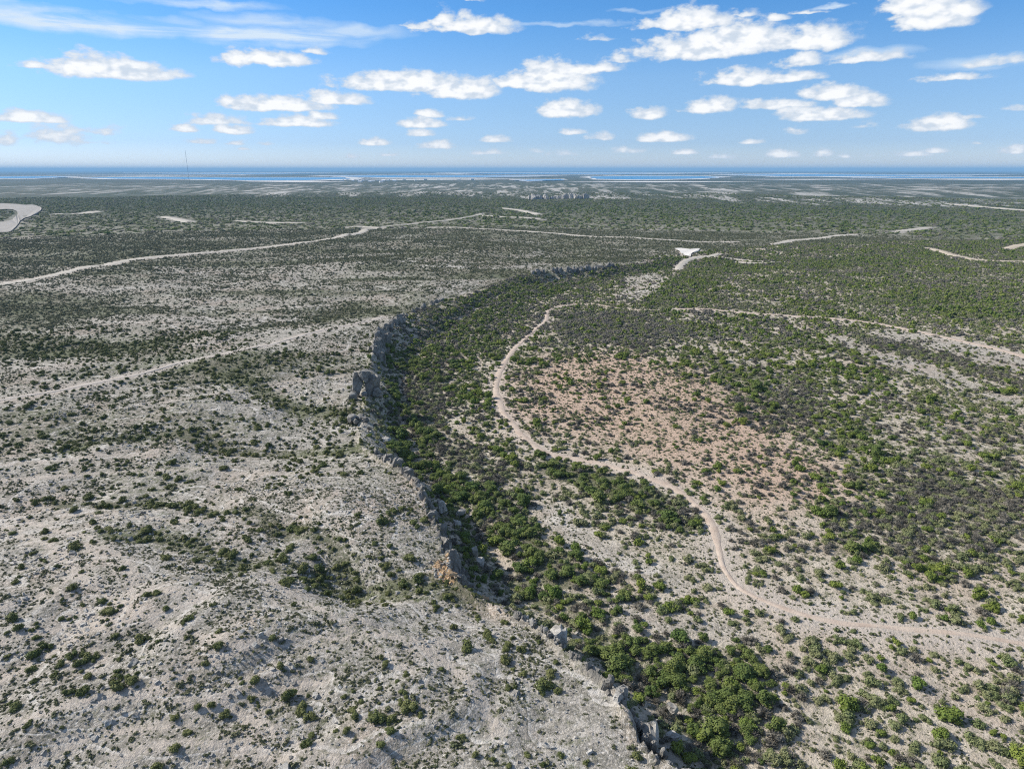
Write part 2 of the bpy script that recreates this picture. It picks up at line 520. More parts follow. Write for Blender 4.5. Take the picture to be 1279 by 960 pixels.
OCHRE_AT = to_plane([(577, 731)], 5.0)[0]
Z_PINK = ground_px([(640, 470), (700, 440), (800, 440), (900, 470), (960, 520), (1050, 570), (1060, 620), (960, 640), (880, 600), (790, 570), (700, 545), (640, 520)])
Z_THICK = ground_px([(940, 960), (868, 962), (835, 920), (795, 862), (745, 822), (705, 790), (665, 765), (630, 738), (612, 690), (590, 655), (560, 620), (530, 595),
                     (500, 572), (478, 545), (476, 500), (480, 458), (505, 430), (530, 400), (570, 376), (625, 350), (700, 345), (780, 333), (850, 318),
                     (850, 330), (790, 345), (720, 356), (665, 378), (640, 405), (600, 430), (575, 460), (545, 490), (530, 530), (560, 575), (600, 615),
                     (640, 650), (660, 700), (700, 735), (760, 765), (830, 795), (905, 815), (960, 840), (985, 880), (975, 930)])
Z_STRIP = ground_px([(668, 572), (730, 575), (790, 596), (835, 612), (878, 650), (882, 668), (850, 660), (800, 640), (740, 620), (690, 600)])
Z_STRIP2 = ground_px([(612, 600), (650, 628), (690, 670), (740, 715), (800, 770), (870, 800), (960, 815), (950, 840), (860, 815), (780, 780), (700, 735), (650, 690), (610, 640)])
Z_GREY = [ground_px(p) for p in (
    [(540, 545), (600, 560), (640, 590), (620, 620), (570, 590), (535, 570)],
    [(690, 388), (830, 392), (860, 420), (800, 440), (690, 420)],
    [(1060, 415), (1160, 430), (1279, 470), (1330, 500), (1279, 490), (1180, 455), (1090, 440)],
    [(505, 470), (560, 450), (570, 500), (540, 540), (510, 520)],
    [(1080, 600), (1180, 590), (1279, 620), (1279, 690), (1130, 700), (1060, 660)],
    [(930, 500), (1000, 480), (1040, 520), (960, 540)])]
Z_GREEN = [ground_px(p) for p in (
    [(1040, 500), (1090, 530), (1110, 600), (1070, 640), (1040, 590), (1030, 540)],
    [(820, 395), (870, 400), (960, 415), (1060, 430), (1030, 440), (930, 425), (840, 412)],
    [(880, 440), (960, 470), (975, 520), (930, 530), (900, 480)],
    [(800, 355), (850, 345), (900, 345), (880, 380), (850, 400), (800, 388)],
    [(880, 318), (1000, 322), (1110, 318), (1190, 305), (1279, 290), (1279, 305), (1180, 322), (1060, 335), (930, 340), (860, 338)],
    [(1100, 360), (1180, 355), (1279, 362), (1279, 400), (1180, 398), (1100, 380)],
    [(560, 440), (590, 470), (605, 520), (590, 540), (575, 490)],
    [(1020, 625), (1100, 620), (1110, 680), (1050, 700)],
    [(480, 262), (700, 255), (1000, 256), (1279, 270), (1279, 296), (1000, 290), (700, 280), (480, 276)])]
Z_PALE = [ground_px(p) for p in (
    [(1100, 408), (1200, 425), (1279, 440), (1330, 455), (1330, 480), (1250, 460), (1170, 440), (1080, 420)],
    [(1020, 412), (1080, 430), (1180, 460), (1279, 500), (1279, 512), (1170, 475), (1060, 440)],
    [(960, 735), (1060, 770), (1180, 785), (1279, 800), (1279, 815), (1100, 800), (990, 780), (920, 745)],
    [(780, 345), (820, 340), (840, 350), (800, 375), (770, 372)],
    [(700, 740), (780, 740), (880, 770), (960, 800), (900, 800), (800, 775)],
    [(1090, 820), (1180, 860), (1279, 900), (1279, 930), (1150, 880), (1080, 845)],
    [(650, 600), (720, 640), (800, 690), (880, 720), (860, 740), (760, 700), (680, 650)])]
TRAILS = [ground_px(p) for p in (
    [(0, 910), (80, 885), (180, 862), (260, 830), (330, 800), (420, 790)], [(0, 655), (60, 690), (130, 740), (220, 790), (300, 800)],
    [(90, 790), (180, 770), (260, 745), (200, 735)], [(230, 870), (300, 890), (380, 930), (430, 970)], [(0, 850), (90, 800), (150, 755), (190, 735)],
    [(330, 725), (430, 780), (500, 830)], [(20, 620), (80, 645), (190, 650), (280, 660)], [(400, 800), (470, 790), (560, 800)], [(0, 760), (70, 735), (120, 700), (90, 670), (0, 640)], [(0, 800), (110, 775), (170, 735), (150, 700), (60, 660)],
    [(20, 960), (120, 920), (230, 900), (330, 860), (400, 850)], [(120, 960), (200, 930), (300, 925), (380, 950)], [(440, 770), (520, 800), (590, 850), (620, 920)], [(0, 600), (120, 590), (260, 585), (400, 590), (470, 580)],
    [(0, 580), (140, 568), (300, 570), (420, 566)], [(0, 540), (100, 520), (220, 500), (330, 480), (430, 470)], [(80, 410), (200, 400), (330, 388), (440, 378)], [(100, 385), (220, 372), (360, 360), (500, 352)])]
FARPALE = ground_px([(0, 232), (320, 226), (640, 227), (960, 228), (1330, 230), (1330, 262), (1100, 258), (900, 254), (720, 250), (560, 246), (330, 246), (150, 244), (0, 243)])


def soft(x, y, poly, wd):
    """1 inside, fading over wd metres outside"""
    pa = np.asarray(poly)
    out = np.zeros(x.shape)
    k = np.nonzero((x > pa[:, 0].min() - wd) & (x < pa[:, 0].max() + wd) & (y > pa[:, 1].min() - wd) & (y < pa[:, 1].max() + wd))[0]
    if len(k):
        d = seg_dist(x[k], y[k], list(map(tuple, pa)) + [tuple(pa[0])])
        ins = in_poly(x[k], y[k], pa)
        out[k] = sstep(wd, -wd, np.where(ins, -d, d))
    return out


def road_dist(x, y):
    d = np.full(x.shape, 1e9)
    for k, p in ROADW.items():
        d = np.minimum(d, seg_dist(x, y, p, 80) - ROADS[k][1])
    for k, p in PADW.items():
        pa = np.asarray(p)
        s = np.nonzero((x > pa[:, 0].min() - 80) & (x < pa[:, 0].max() + 80) & (y > pa[:, 1].min() - 80) & (y < pa[:, 1].max() + 80))[0]
        if len(s):
            dd = seg_dist(x[s], y[s], list(p) + [p[0]])
            ins = in_poly(x[s], y[s], pa)
            d[s] = np.minimum(d[s], np.where(ins, -dd, dd))
    return d


def zones(x, y):
    z = {}
    r = np.hypot(x, y)
    D, S, T = seg_dist(x, y, LIP, None, True)
    sdv = np.where(S > 0, D, -D)
    z['sd'] = sdv
    z['r'] = r
    jit = (fbm(x, y, 14, 71, 2) - 0.5) * 8
    xj, yj = x + jit, y + jit * 0.7
    z['plateau'] = sstep(-6, 1, sdv)
    z['thick'] = np.maximum(soft(xj, yj, Z_THICK, 4), 0.0)
    z['strip'] = np.maximum(soft(xj, yj, Z_STRIP, 3), soft(xj, yj, Z_STRIP2, 3))
    z['pink'] = soft(xj, yj, Z_PINK, 18)
    z['grey'] = np.max([soft(xj, yj, p, 6) for p in Z_GREY], axis=0)
    z['green'] = np.max([soft(xj, yj, p, 7) for p in Z_GREEN], axis=0)
    z['pale'] = np.max([soft(xj, yj, p, 4) for p in Z_PALE], axis=0)
    g = np.zeros(x.shape)
    for gp, dep, wd in GULLIES:
        gd = seg_dist(xj, yj, gp, 60)
        g = np.maximum(g, np.exp(-(gd / (wd * 0.48)) ** 2))
    z['gully'] = np.maximum(g, 0.38 * np.max([soft(xj, yj, p, 3) for p in Z_BUSHY], axis=0)) * z['plateau']
    z['road'] = road_dist(x, y)
    tr = np.full(x.shape, 1e9)
    for p in TRAILS:
        tr = np.minimum(tr, seg_dist(x + jit * .3, y + jit * .3, p, 30))
    z['trail'] = np.exp(-(tr / 1.1) ** 2) * z['plateau']
    # the plateau is bare limestone near the rim and grows scrubby to the far west and north
    cbed = seg_dist(x + jit * .35, y, CREEK, 60)
    z['bed'] = np.exp(-(cbed / 1.3) ** 2) * sstep(.40, .52, fbm(x, y, 22, 77, 2)) * (r > 130)
    z['clear'] = np.max([soft(xj, yj, p, 2) for p in Z_CLEAR], axis=0)
    z['clear'] = np.maximum(z['clear'], z['bed'])
    z['scrub'] = np.clip(sstep(400, 780, r) * 0.85 + 0.9 * soft(xj, yj, Z_WEST, 30), 0, 1)
    z['farpale'] = soft(x, y, FARPALE, 150)
    return z


Z_CLEAR = [ground_px(p) for p in ([(792, 770), (850, 772), (885, 790), (912, 812), (850, 794), (800, 786)], [(628, 682), (656, 686), (652, 712), (632, 712)],
                                  [(905, 920), (925, 940), (945, 965), (925, 965)], [(560, 505), (572, 515), (578, 545), (566, 540)], [(1050, 935), (1090, 940), (1100, 965), (1040, 965)])]
Z_BUSHY = [ground_px(p) for p in ([(192, 872), (225, 870), (245, 900), (240, 965), (200, 965), (195, 915)], [(0, 720), (22, 712), (28, 728), (0, 738)], [(255, 805), (300, 800), (295, 840), (255, 835)],
                                  [(0, 800), (45, 815), (40, 835), (0, 835)], [(440, 905), (500, 890), (505, 920), (450, 925)], [(560, 905), (600, 905), (600, 945), (560, 945)], [(300, 840), (345, 850), (350, 890), (300, 880)],
                                  [(395, 680), (520, 690), (540, 735), (460, 745), (400, 720)], [(380, 780), (430, 770), (440, 795), (390, 800)], [(100, 730), (180, 745), (160, 765), (100, 750)], [(230, 640), (320, 660), (380, 690), (300, 680)])]
Z_WEST = ground_px([(0, 362), (60, 362), (140, 375), (130, 400), (60, 440), (0, 450), (-60, 450), (-60, 365)])


# ------------------------------------------------------------------ object helpers
COL = sc.collection


def tag(o, label=None, cat=None, group=None, kind=None):
    if label:
        o['label'] = label
    if cat:
        o['category'] = cat
    if group:
        o['group'] = group
    if kind:
        o['kind'] = kind
    return o


def mesh_np(name, verts, faces, mats=(), mat_idx=None, smooth=False):
    me = bpy.data.meshes.new(name)
    verts = np.asarray(verts, np.float32)
    faces = np.asarray(faces, np.int32)
    k = faces.shape[1]
    me.vertices.add(len(verts))
    me.vertices.foreach_set('co', verts.ravel())
    me.loops.add(faces.size)
    me.loops.foreach_set('vertex_index', faces.ravel())
    me.polygons.add(len(faces))
    me.polygons.foreach_set('loop_start', np.arange(0, faces.size, k, dtype=np.int32))
    me.polygons.foreach_set('loop_total', np.full(len(faces), k, np.int32))
    me.polygons.foreach_set('use_smooth', np.full(len(faces), smooth, bool))
    if mat_idx is not None:
        me.polygons.foreach_set('material_index', np.asarray(mat_idx, np.int32))
    for m in mats:
        me.materials.append(m)
    me.update(calc_edges=True)
    return me


def link(name, data, parent=None):
    o = bpy.data.objects.new(name, data)
    COL.objects.link(o)
    if parent is not None:
        o.parent = parent
    return o


def new_mat(name):
    m = bpy.data.materials.new(name)
    m.use_nodes = True
    t = NT(m.node_tree)
    t.n.clear()
    out = t.new('ShaderNodeOutputMaterial')
    b = t.new('ShaderNodeBsdfPrincipled')
    b.inputs['Roughness'].default_value = 0.9
    b.inputs['Specular IOR Level'].default_value = 0.15
    t.l.new(b.outputs[0], out.inputs[0])
    return m, t, b


# ------------------------------------------------------------------ materials
def terrain_material():
    m, t, b = new_mat('terrain_ground')
    geo = t.new('ShaderNodeNewGeometry')
    P = geo.outputs['Position']
    a1 = t.new('ShaderNodeVertexColor', layer_name='zone_a')
    a2 = t.new('ShaderNodeVertexColor', layer_name='zone_b')
    s1 = t.new('ShaderNodeSeparateColor')
    s2 = t.new('ShaderNodeSeparateColor')
    t.l.new(a1.outputs[0], s1.inputs[0])
    t.l.new(a2.outputs[0], s2.inputs[0])
    plateau, cover, pink = s1.outputs
    bare, far, pale = s2.outputs
    n_big = t.noise(P, 0.045, 4, 0.6)
    n_mid = t.noise(P, 0.22, 4, 0.6)
    n_fine = t.noise(P, 1.1, 4, 0.65)
    n_grit = t.noise(P, 4.5, 3, 0.7)
    # limestone: pale grey with warm dusty patches, broken up by darker weathered and lichened stone at every scale
    n_blot = t.noise(P, 0.42, 6, 0.72)
    n_speck = t.noise(P, 2.1, 4, 0.72)
    ls = t.mix(t.smooth(n_mid, 0.35, 0.68), (0.335, 0.305, 0.262), (0.445, 0.405, 0.35))
    ls = t.mix(t.math('MULTIPLY', t.smooth(n_big, 0.48, 0.66), 0.75), ls, (0.415, 0.335, 0.272))
    ls = t.mix(t.math('MULTIPLY', t.smooth(n_blot, 0.44, 0.60), 0.74), ls, (0.185, 0.172, 0.143))
    ls = t.mix(t.math('MULTIPLY', t.smooth(n_speck, 0.50, 0.66), 0.70), ls, (0.105, 0.10, 0.078))
    ls = t.mix(t.smooth(n_speck, 0.46, 0.34), ls, (0.56, 0.525, 0.475))
    zz = t.new('ShaderNodeSeparateXYZ')
    t.l.new(P, zz.inputs[0])
    bed = t.math('FRACT', t.math('ADD', t.math('MULTIPLY', zz.outputs[2], 1.25), t.math('MULTIPLY', n_mid, 0.3)))
    ls = t.mix(t.math('MULTIPLY', t.math('MULTIPLY', t.smooth(bed, 0.10, 0.0), t.smooth(n_fine, 0.35, 0.55)), 0.65), ls, (0.12, 0.115, 0.085))
    ls = t.mix(t.math('MULTIPLY', t.math('MULTIPLY', t.smooth(bed, 0.80, 0.96), t.smooth(n_fine, 0.66, 0.46)), 0.85), ls, (0.56, 0.525, 0.475))
    # soil of the plain: cream, turning salmon in the clearing
    so = t.mix(t.smooth(n_mid, 0.3, 0.7), (0.42, 0.36, 0.285), (0.56, 0.495, 0.405))
    so = t.mix(t.math('MULTIPLY', t.smooth(n_big, 0.46, 0.66), 0.4), so, (0.44, 0.34, 0.265))
    so = t.mix(pink, so, t.mix(n_mid, (0.42, 0.295, 0.215), (0.53, 0.40, 0.31)))
    so = t.mix(t.math('MULTIPLY', t.smooth(n_blot, 0.50, 0.64), 0.42), so, (0.20, 0.178, 0.135))
    so = t.mix(t.math('MULTIPLY', t.smooth(n_speck, 0.52, 0.68), 0.55), so, (0.14, 0.125, 0.10))
    col = t.mix(plateau, so, ls)
    # dusty trails and track verges
    col = t.mix(t.math('MULTIPLY', bare, t.smooth(n_fine, 0.25, 0.6)), col, t.mix(pink, (0.46, 0.40, 0.34), (0.47, 0.37, 0.30)))
    # ground cover: litter and low herbs
    cv = t.math('SUBTRACT', cover, 0.5)
    cvm = t.math('ADD', t.math('MULTIPLY', t.math('SUBTRACT', t.noise(P, 0.62, 7, 0.78), 0.5), 3.0), cv)
    cvm = t.math('MULTIPLY', t.smooth(cvm, -0.22, 0.26), 0.9)
    herb = t.mix(t.smooth(n_big, 0.4, 0.6), (0.115, 0.128, 0.060), (0.15, 0.138, 0.098))
    herb = t.mix(t.smooth(n_fine, 0.4, 0.65), herb, (0.082, 0.095, 0.045))
    herb = t.mix(t.math('MULTIPLY', t.smooth(n_speck, 0.50, 0.62), 0.7), herb, (0.055, 0.062, 0.034))
    herb = t.mix(t.smooth(n_speck, 0.42, 0.30), herb, (0.26, 0.235, 0.18))
    col = t.mix(cvm, col, herb)
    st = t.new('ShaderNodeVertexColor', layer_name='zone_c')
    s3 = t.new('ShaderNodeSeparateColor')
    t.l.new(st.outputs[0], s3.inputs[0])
    col = t.mix(s3.outputs[0], col, t.mix(n_speck, (0.10, 0.098, 0.09), (0.26, 0.245, 0.22)))  # weathered rim faces, painted darker still to deepen the cliff shade
    col = t.mix(s3.outputs[1], col, t.mix(n_fine, (0.36, 0.23, 0.12), (0.46, 0.34, 0.22)))
    # far scrub country, too far to tell the plants apart, their own shadows darkened into the tones
    f1 = t.noise(P, 0.12, 5, 0.72)
    f2 = t.noise(P, 0.0075, 5, 0.6)
    f3 = t.noise(P, 0.0016, 5, 0.6)
    fc = t.mix(t.smooth(f2, 0.38, 0.62), (0.056, 0.068, 0.036), (0.080, 0.084, 0.058))
    fc = t.mix(t.math('MULTIPLY', t.smooth(f1, 0.50, 0.66), 0.5), fc, (0.12, 0.113, 0.09))
    fc = t.mix(t.smooth(f1, 0.34, 0.44, 1.0, 0.0), fc, (0.04, 0.055, 0.026))
    pz = t.math('ADD', t.math('MULTIPLY', pale, 0.25), t.math('MULTIPLY', t.math('SUBTRACT', t.noise(t.vmath('MULTIPLY', P, (1.0, 0.16, 1.0)), 0.016, 7, 0.72), 0.5), 1.9))
    fc = t.mix(t.math('MULTIPLY', t.smooth(pz, 0.21, 0.37), 0.9), fc, t.mix(n_big, (0.32, 0.30, 0.265), (0.56, 0.53, 0.49)))
    fc = t.mix(t.math('MULTIPLY', t.smooth(t.noise(t.vmath('MULTIPLY', P, (1.0, 0.4, 1.0)), 0.0030, 5, 0.65), 0.46, 0.60), 0.6), fc, (0.045, 0.06, 0.032))
    col = t.mix(far, col, fc)
    t.l.new(col, b.inputs['Base Color'])
    hgt = t.math('ADD', t.math('MULTIPLY', n_fine, 0.5), t.math('MULTIPLY', n_speck, 0.4))
    bp = t.new('ShaderNodeBump')
    bp.inputs['Strength'].default_value = 0.9
    bp.inputs['Distance'].default_value = 0.75
    t.l.new(hgt, bp.inputs['Height'])
    t.l.new(bp.outputs[0], b.inputs['Normal'])
    return m


def road_material(name, ca, cb, stones=0.25):
    m, t, b = new_mat(name)
    P = t.new('ShaderNodeNewGeometry').outputs['Position']
    c = t.mix(t.smooth(t.noise(P, 0.35, 5, 0.65), 0.3, 0.7), ca, cb)
    c = t.mix(t.math('MULTIPLY', t.smooth(t.noise(P, 3.0, 4, 0.7), 0.52, 0.7), stones * 2), c, tuple(x * 0.5 for x in ca))
    t.l.new(c, b.inputs['Base Color'])
    bp = t.new('ShaderNodeBump')
    bp.inputs['Strength'].default_value = 0.5
    bp.inputs['Distance'].default_value = 0.3
    t.l.new(t.noise(P, 1.6, 4, 0.65), bp.inputs['Height'])
    t.l.new(bp.outputs[0], b.inputs['Normal'])
    return m


def leaf_material(name, ca, cb, cc, rough=0.75):
    """ca..cb: plant to plant; cc: mixed in leaf by leaf"""
    m, t, b = new_mat(name)
    oi = t.new('ShaderNodeObjectInfo')
    geo = t.new('ShaderNodeNewGeometry')
    P = geo.outputs['Position']
    c = t.mix(oi.outputs['Random'], ca, cb)
    c = t.mix(t.math('MULTIPLY', geo.outputs['Random Per Island'], 0.55), c, cc)
    c = t.mix(t.math('MULTIPLY', t.smooth(t.noise(P, 0.035, 3, 0.6), 0.4, 0.65), 0.35), c, tuple(x * 0.75 for x in cb))
    t.l.new(c, b.inputs['Base Color'])
    b.inputs['Roughness'].default_value = rough
    return m


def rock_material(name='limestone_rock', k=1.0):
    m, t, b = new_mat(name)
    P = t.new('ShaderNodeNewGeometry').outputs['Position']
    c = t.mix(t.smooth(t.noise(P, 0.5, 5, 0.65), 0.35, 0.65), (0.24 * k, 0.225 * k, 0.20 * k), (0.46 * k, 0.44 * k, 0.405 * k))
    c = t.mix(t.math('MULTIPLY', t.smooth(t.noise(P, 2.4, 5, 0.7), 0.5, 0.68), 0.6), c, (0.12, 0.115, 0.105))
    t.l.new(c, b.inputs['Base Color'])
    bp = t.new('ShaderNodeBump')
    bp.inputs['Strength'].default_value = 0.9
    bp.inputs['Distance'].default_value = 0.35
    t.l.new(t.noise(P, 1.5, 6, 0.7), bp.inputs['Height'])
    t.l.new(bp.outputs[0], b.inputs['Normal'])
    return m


def plain_material(name, col, rough=0.8):
    m, t, b = new_mat(name)
    P = t.new('ShaderNodeNewGeometry').outputs['Position']
    c = t.mix(t.noise(P, 0.8, 3, 0.6), tuple(x * 0.85 for x in col), tuple(min(1, x * 1.12) for x in col))
    t.l.new(c, b.inputs['Base Color'])
    b.inputs['Roughness'].default_value = rough
    return m


M_GROUND = terrain_material()
M_ROAD = {'track': road_material('pinkish_track', (0.41, 0.325, 0.26), (0.50, 0.415, 0.34)),
          'rimtrack': road_material('dusty_track', (0.39, 0.345, 0.30), (0.47, 0.425, 0.375)),
          'gravel': road_material('caliche_gravel', (0.40, 0.36, 0.30), (0.50, 0.46, 0.395), 0.1),
          'tan': road_material('tan_dirt', (0.42, 0.35, 0.26), (0.50, 0.43, 0.335), 0.1),
          'white': road_material('white_gravel', (0.58, 0.54, 0.49), (0.70, 0.66, 0.61), 0.05),
          'grey': road_material('grey_haul_road', (0.27, 0.25, 0.225), (0.40, 0.37, 0.33), 0.1)}
M_TREE = leaf_material('creek_tree_leaves', (0.072, 0.118, 0.030), (0.165, 0.195, 0.055), (0.066, 0.092, 0.026))
M_GREEN = leaf_material('green_bush_leaves', (0.095, 0.150, 0.030), (0.205, 0.240, 0.048), (0.080, 0.112, 0.026))
M_SAGE = leaf_material('grey_green_leaves', (0.128, 0.165, 0.062), (0.240, 0.240, 0.122), (0.122, 0.140, 0.060))
M_TWIG = leaf_material('bare_grey_twigs', (0.135, 0.124, 0.102), (0.220, 0.200, 0.165), (0.125, 0.120, 0.092))
M_OLIVE = leaf_material('olive_bush_leaves', (0.080, 0.108, 0.032), (0.165, 0.172, 0.062), (0.078, 0.090, 0.034))
M_DWARF = leaf_material('dwarf_shrub_leaves', (0.082, 0.096, 0.044), (0.180, 0.178, 0.100), (0.088, 0.096, 0.050))
M_BARK = plain_material('bark', (0.13, 0.11, 0.09))
M_ROCK = rock_material()
M_RUBBLE = plain_material('ochre_rubble', (0.42, 0.29, 0.17))

# ------------------------------------------------------------------ the terrain sheet


def axis(core0, core1, step, lo, hi, g):
    pts = list(np.arange(core0, core1, step))
    x, s = core1, step
    while x < hi:
        pts.append(x)
        s = max(step, g * abs(x - 0.5 * (core0 + core1)))
        x += s
    pts.append(hi)
    x, s, low = core0, step, []
    while x > lo:
        s = max(step, g * abs(x - 0.5 * (core0 + core1)))
        x -= s
        low.append(max(x, lo))
    return np.array(sorted(set(low + pts)))


XS = axis(-100, 100, 0.8, -70000, 70000, 0.017)
YS = axis(60, 230, 0.8, -6000, 65000, 0.017)
GX, GY = np.meshgrid(XS, YS)
gx, gy = GX.ravel(), GY.ravel()
gz = height(gx, gy)
nx, ny = len(XS), len(YS)
idx = np.arange(nx * ny).reshape(ny, nx)
quads = np.stack([idx[:-1, :-1].ravel(), idx[:-1, 1:].ravel(), idx[1:, 1:].ravel(), idx[1:, :-1].ravel()], 1)
me = mesh_np('ground', np.stack([gx, gy, gz], 1), quads, [M_GROUND], smooth=True)
Zg = zones(gx, gy)


def cover_of(z, x, y):
    """how much of the soil is covered by litter and herbs"""
    c = (0.24 + 0.14 * sstep(160, 420, z['r'])) * z['plateau'] + (1 - z['plateau']) * 0.36
    c = np.maximum(c, 0.62 * z['thick'])
    c = np.maximum(c, 0.8 * z['strip'])
    c = np.maximum(c, 0.78 * z['gully'])
    c = np.maximum(c, 0.62 * z['grey'] * (1 - z['plateau']))
    c = np.maximum(c, 0.72 * z['green'])
    c = np.maximum(c, z['plateau'] * z['scrub'] * 0.74)
    c = c * (1 - 0.75 * z['pale']) * (1 - 0.6 * z['pink'])
    c += (fbm(x, y, 40, 81, 3) - 0.5) * 0.55
    band = fbm(x * 0.35, y * 1.3, 45, 83, 3)
    c += z['plateau'] * (sstep(0.52, 0.68, band)) * 0.35 * sstep(130, 300, z['r'])
    c *= sstep(-1, 5, z['road']) * (1 - .8 * z['clear'])
    return np.clip(c, 0, 1)


cov = cover_of(Zg, gx, gy)
bare = np.clip(np.exp(-(np.clip(Zg['road'], 0, None) / (2.2 + 3.2 * sstep(190, 120, Zg['r']))) ** 2) * (np.hypot(gx, gy) < 900) + 1.0 * Zg['trail'], 0, 1)
farv = sstep(900, 1900, Zg['r'])
palev = np.clip(Zg['farpale'] * 0.9 * (1 - 0.8 * sstep(3800, 5000, gy)), 0, 1)
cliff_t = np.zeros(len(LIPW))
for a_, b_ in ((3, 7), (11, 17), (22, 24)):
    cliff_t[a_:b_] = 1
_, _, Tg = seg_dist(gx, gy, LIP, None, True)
rock_shade = np.interp(Tg, np.arange(len(LIPW)), cliff_t) * sstep(0.3, -0.6, Zg['sd']) * sstep(-7.5, -4.0, Zg['sd']) * sstep(.3, .5, fbm(gx, gy, 7, 207, 2))  # mask of the dark tone that deepens shade below the rim
ochrev = np.exp(-(((gx - OCHRE_AT[0]) / 5.0) ** 2 + ((gy - OCHRE_AT[1]) / 3.5) ** 2) ** 1.5)
limest = np.clip(Zg['plateau'] + 0.75 * Zg['pale'], 0, 1)
for nm, chans in (('zone_a', (limest, cov, Zg['pink'])), ('zone_b', (bare, farv, palev)), ('zone_c', (rock_shade, ochrev, ochrev * 0))):
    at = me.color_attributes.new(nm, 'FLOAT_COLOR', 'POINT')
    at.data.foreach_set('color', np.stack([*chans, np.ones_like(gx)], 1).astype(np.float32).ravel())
tag(link('ground', me), 'scrubby limestone plateau, dry valley and plain reaching the horizon', 'ground', kind='structure')

# lakes
mw, t, b = new_mat('lake_water')
b.inputs['Base Color'].default_value = (0.03, 0.22, 0.44, 1)
b.inputs['Roughness'].default_value = 0.35
b.inputs['Specular IOR Level'].default_value = 0.2
bp = t.new('ShaderNodeBump')
bp.inputs['Strength'].default_value = 0.3
t.l.new(t.noise(t.new('ShaderNodeNewGeometry').outputs['Position'], 0.05, 3), bp.inputs['Height'])
t.l.new(bp.outputs[0], b.inputs['Normal'])
rl = random.Random(4)
M_SHORE = road_material('chalk_shore', (0.55, 0.53, 0.49), (0.72, 0.70, 0.66), 0.1)
SHORES_PX = [[(u_ + (u_ - sum(a for a, _ in p_) / len(p_)) * .12, v_ + (.8 if v_ > sum(b for _, b in p_) / len(p_) else -.6)) for u_, v_ in p_] for p_ in LAKES_PX]
SHORES_PX += [[(30, 219.4), (200, 219.0), (330, 219.6), (200, 220.2)], [(430, 224.6), (560, 224.0), (690, 224.4), (600, 225.4), (500, 225.8)], [(700, 228.0), (800, 227.4), (960, 228.2), (820, 229.0)],
              [(900, 224.8), (1040, 224.4), (1130, 225.0), (1000, 225.6)], [(1150, 225.4), (1240, 225.0), (1330, 225.6), (1250, 226.2)], [(300, 228.0), (380, 227.4), (440, 228.2), (370, 228.8)], [(480, 217.6), (640, 217.2), (760, 217.7), (620, 218.4)],
              [(860, 217.0), (1000, 216.7), (1100, 217.1), (980, 217.5)]]
for L in [to_plane(p_, 0) for p_ in SHORES_PX]:
    La = np.asarray(L)
    pts = []
    for i in range(len(La)):
        a, c = La[i], La[(i + 1) % len(La)]
        for k in range(10):
            q = a + (c - a) * k / 10
            amp = 0.02 * np.linalg.norm(c - a)
            pts.append((q[0] + rl.uniform(-1, 1) * amp, q[1] + rl.uniform(-1, 1) * amp * 1.5, 5.6))
    lm = bpy.data.meshes.new('lake_shore')
    lm.from_pydata(pts, [], [list(range(len(pts)))])
    lm.materials.append(M_SHORE)
    tag(link('lake_shore', lm), 'pale chalky shore flat beside the blue reservoir', 'shore', 'reservoir shores', 'structure')
for L in LAKES:
    La = np.asarray(L)
    pts = []
    for i in range(len(La)):
        a, c = La[i], La[(i + 1) % len(La)]
        for k in range(8):
            q = a + (c - a) * k / 8
            amp = 0.018 * np.linalg.norm(c - a)
            pts.append((q[0] + rl.uniform(-1, 1) * amp, q[1] + rl.uniform(-1, 1) * amp, 0.0))
    lm = bpy.data.meshes.new('lake')
    lm.from_pydata([(p[0], p[1], 6.6) for p in pts], [], [list(range(len(pts)))])
    lm.materials.append(mw)
    tag(link('lake', lm), 'blue reservoir water among pale shores below the horizon', 'lake', 'reservoir arms', 'structure')

# roads and pads
rr = np.random.default_rng(5)


def densify(p, step):
    p = np.asarray(p, float)
    # Catmull-Rom through the traced points
    out = []
    for i in range(len(p) - 1):
        p0, p1, p2, p3 = p[max(i - 1, 0)], p[i], p[i + 1], p[min(i + 2, len(p) - 1)]
        n = max(2, int(np.linalg.norm(p2 - p1) / step))
        for k in range(n):
            s = k / n
            out.append(0.5 * ((2 * p1) + (-p0 + p2) * s + (2 * p0 - 5 * p1 + 4 * p2 - p3) * s * s + (-p0 + 3 * p1 - 3 * p2 + p3) * s ** 3))
    out.append(p[-1])
    return np.array(out)


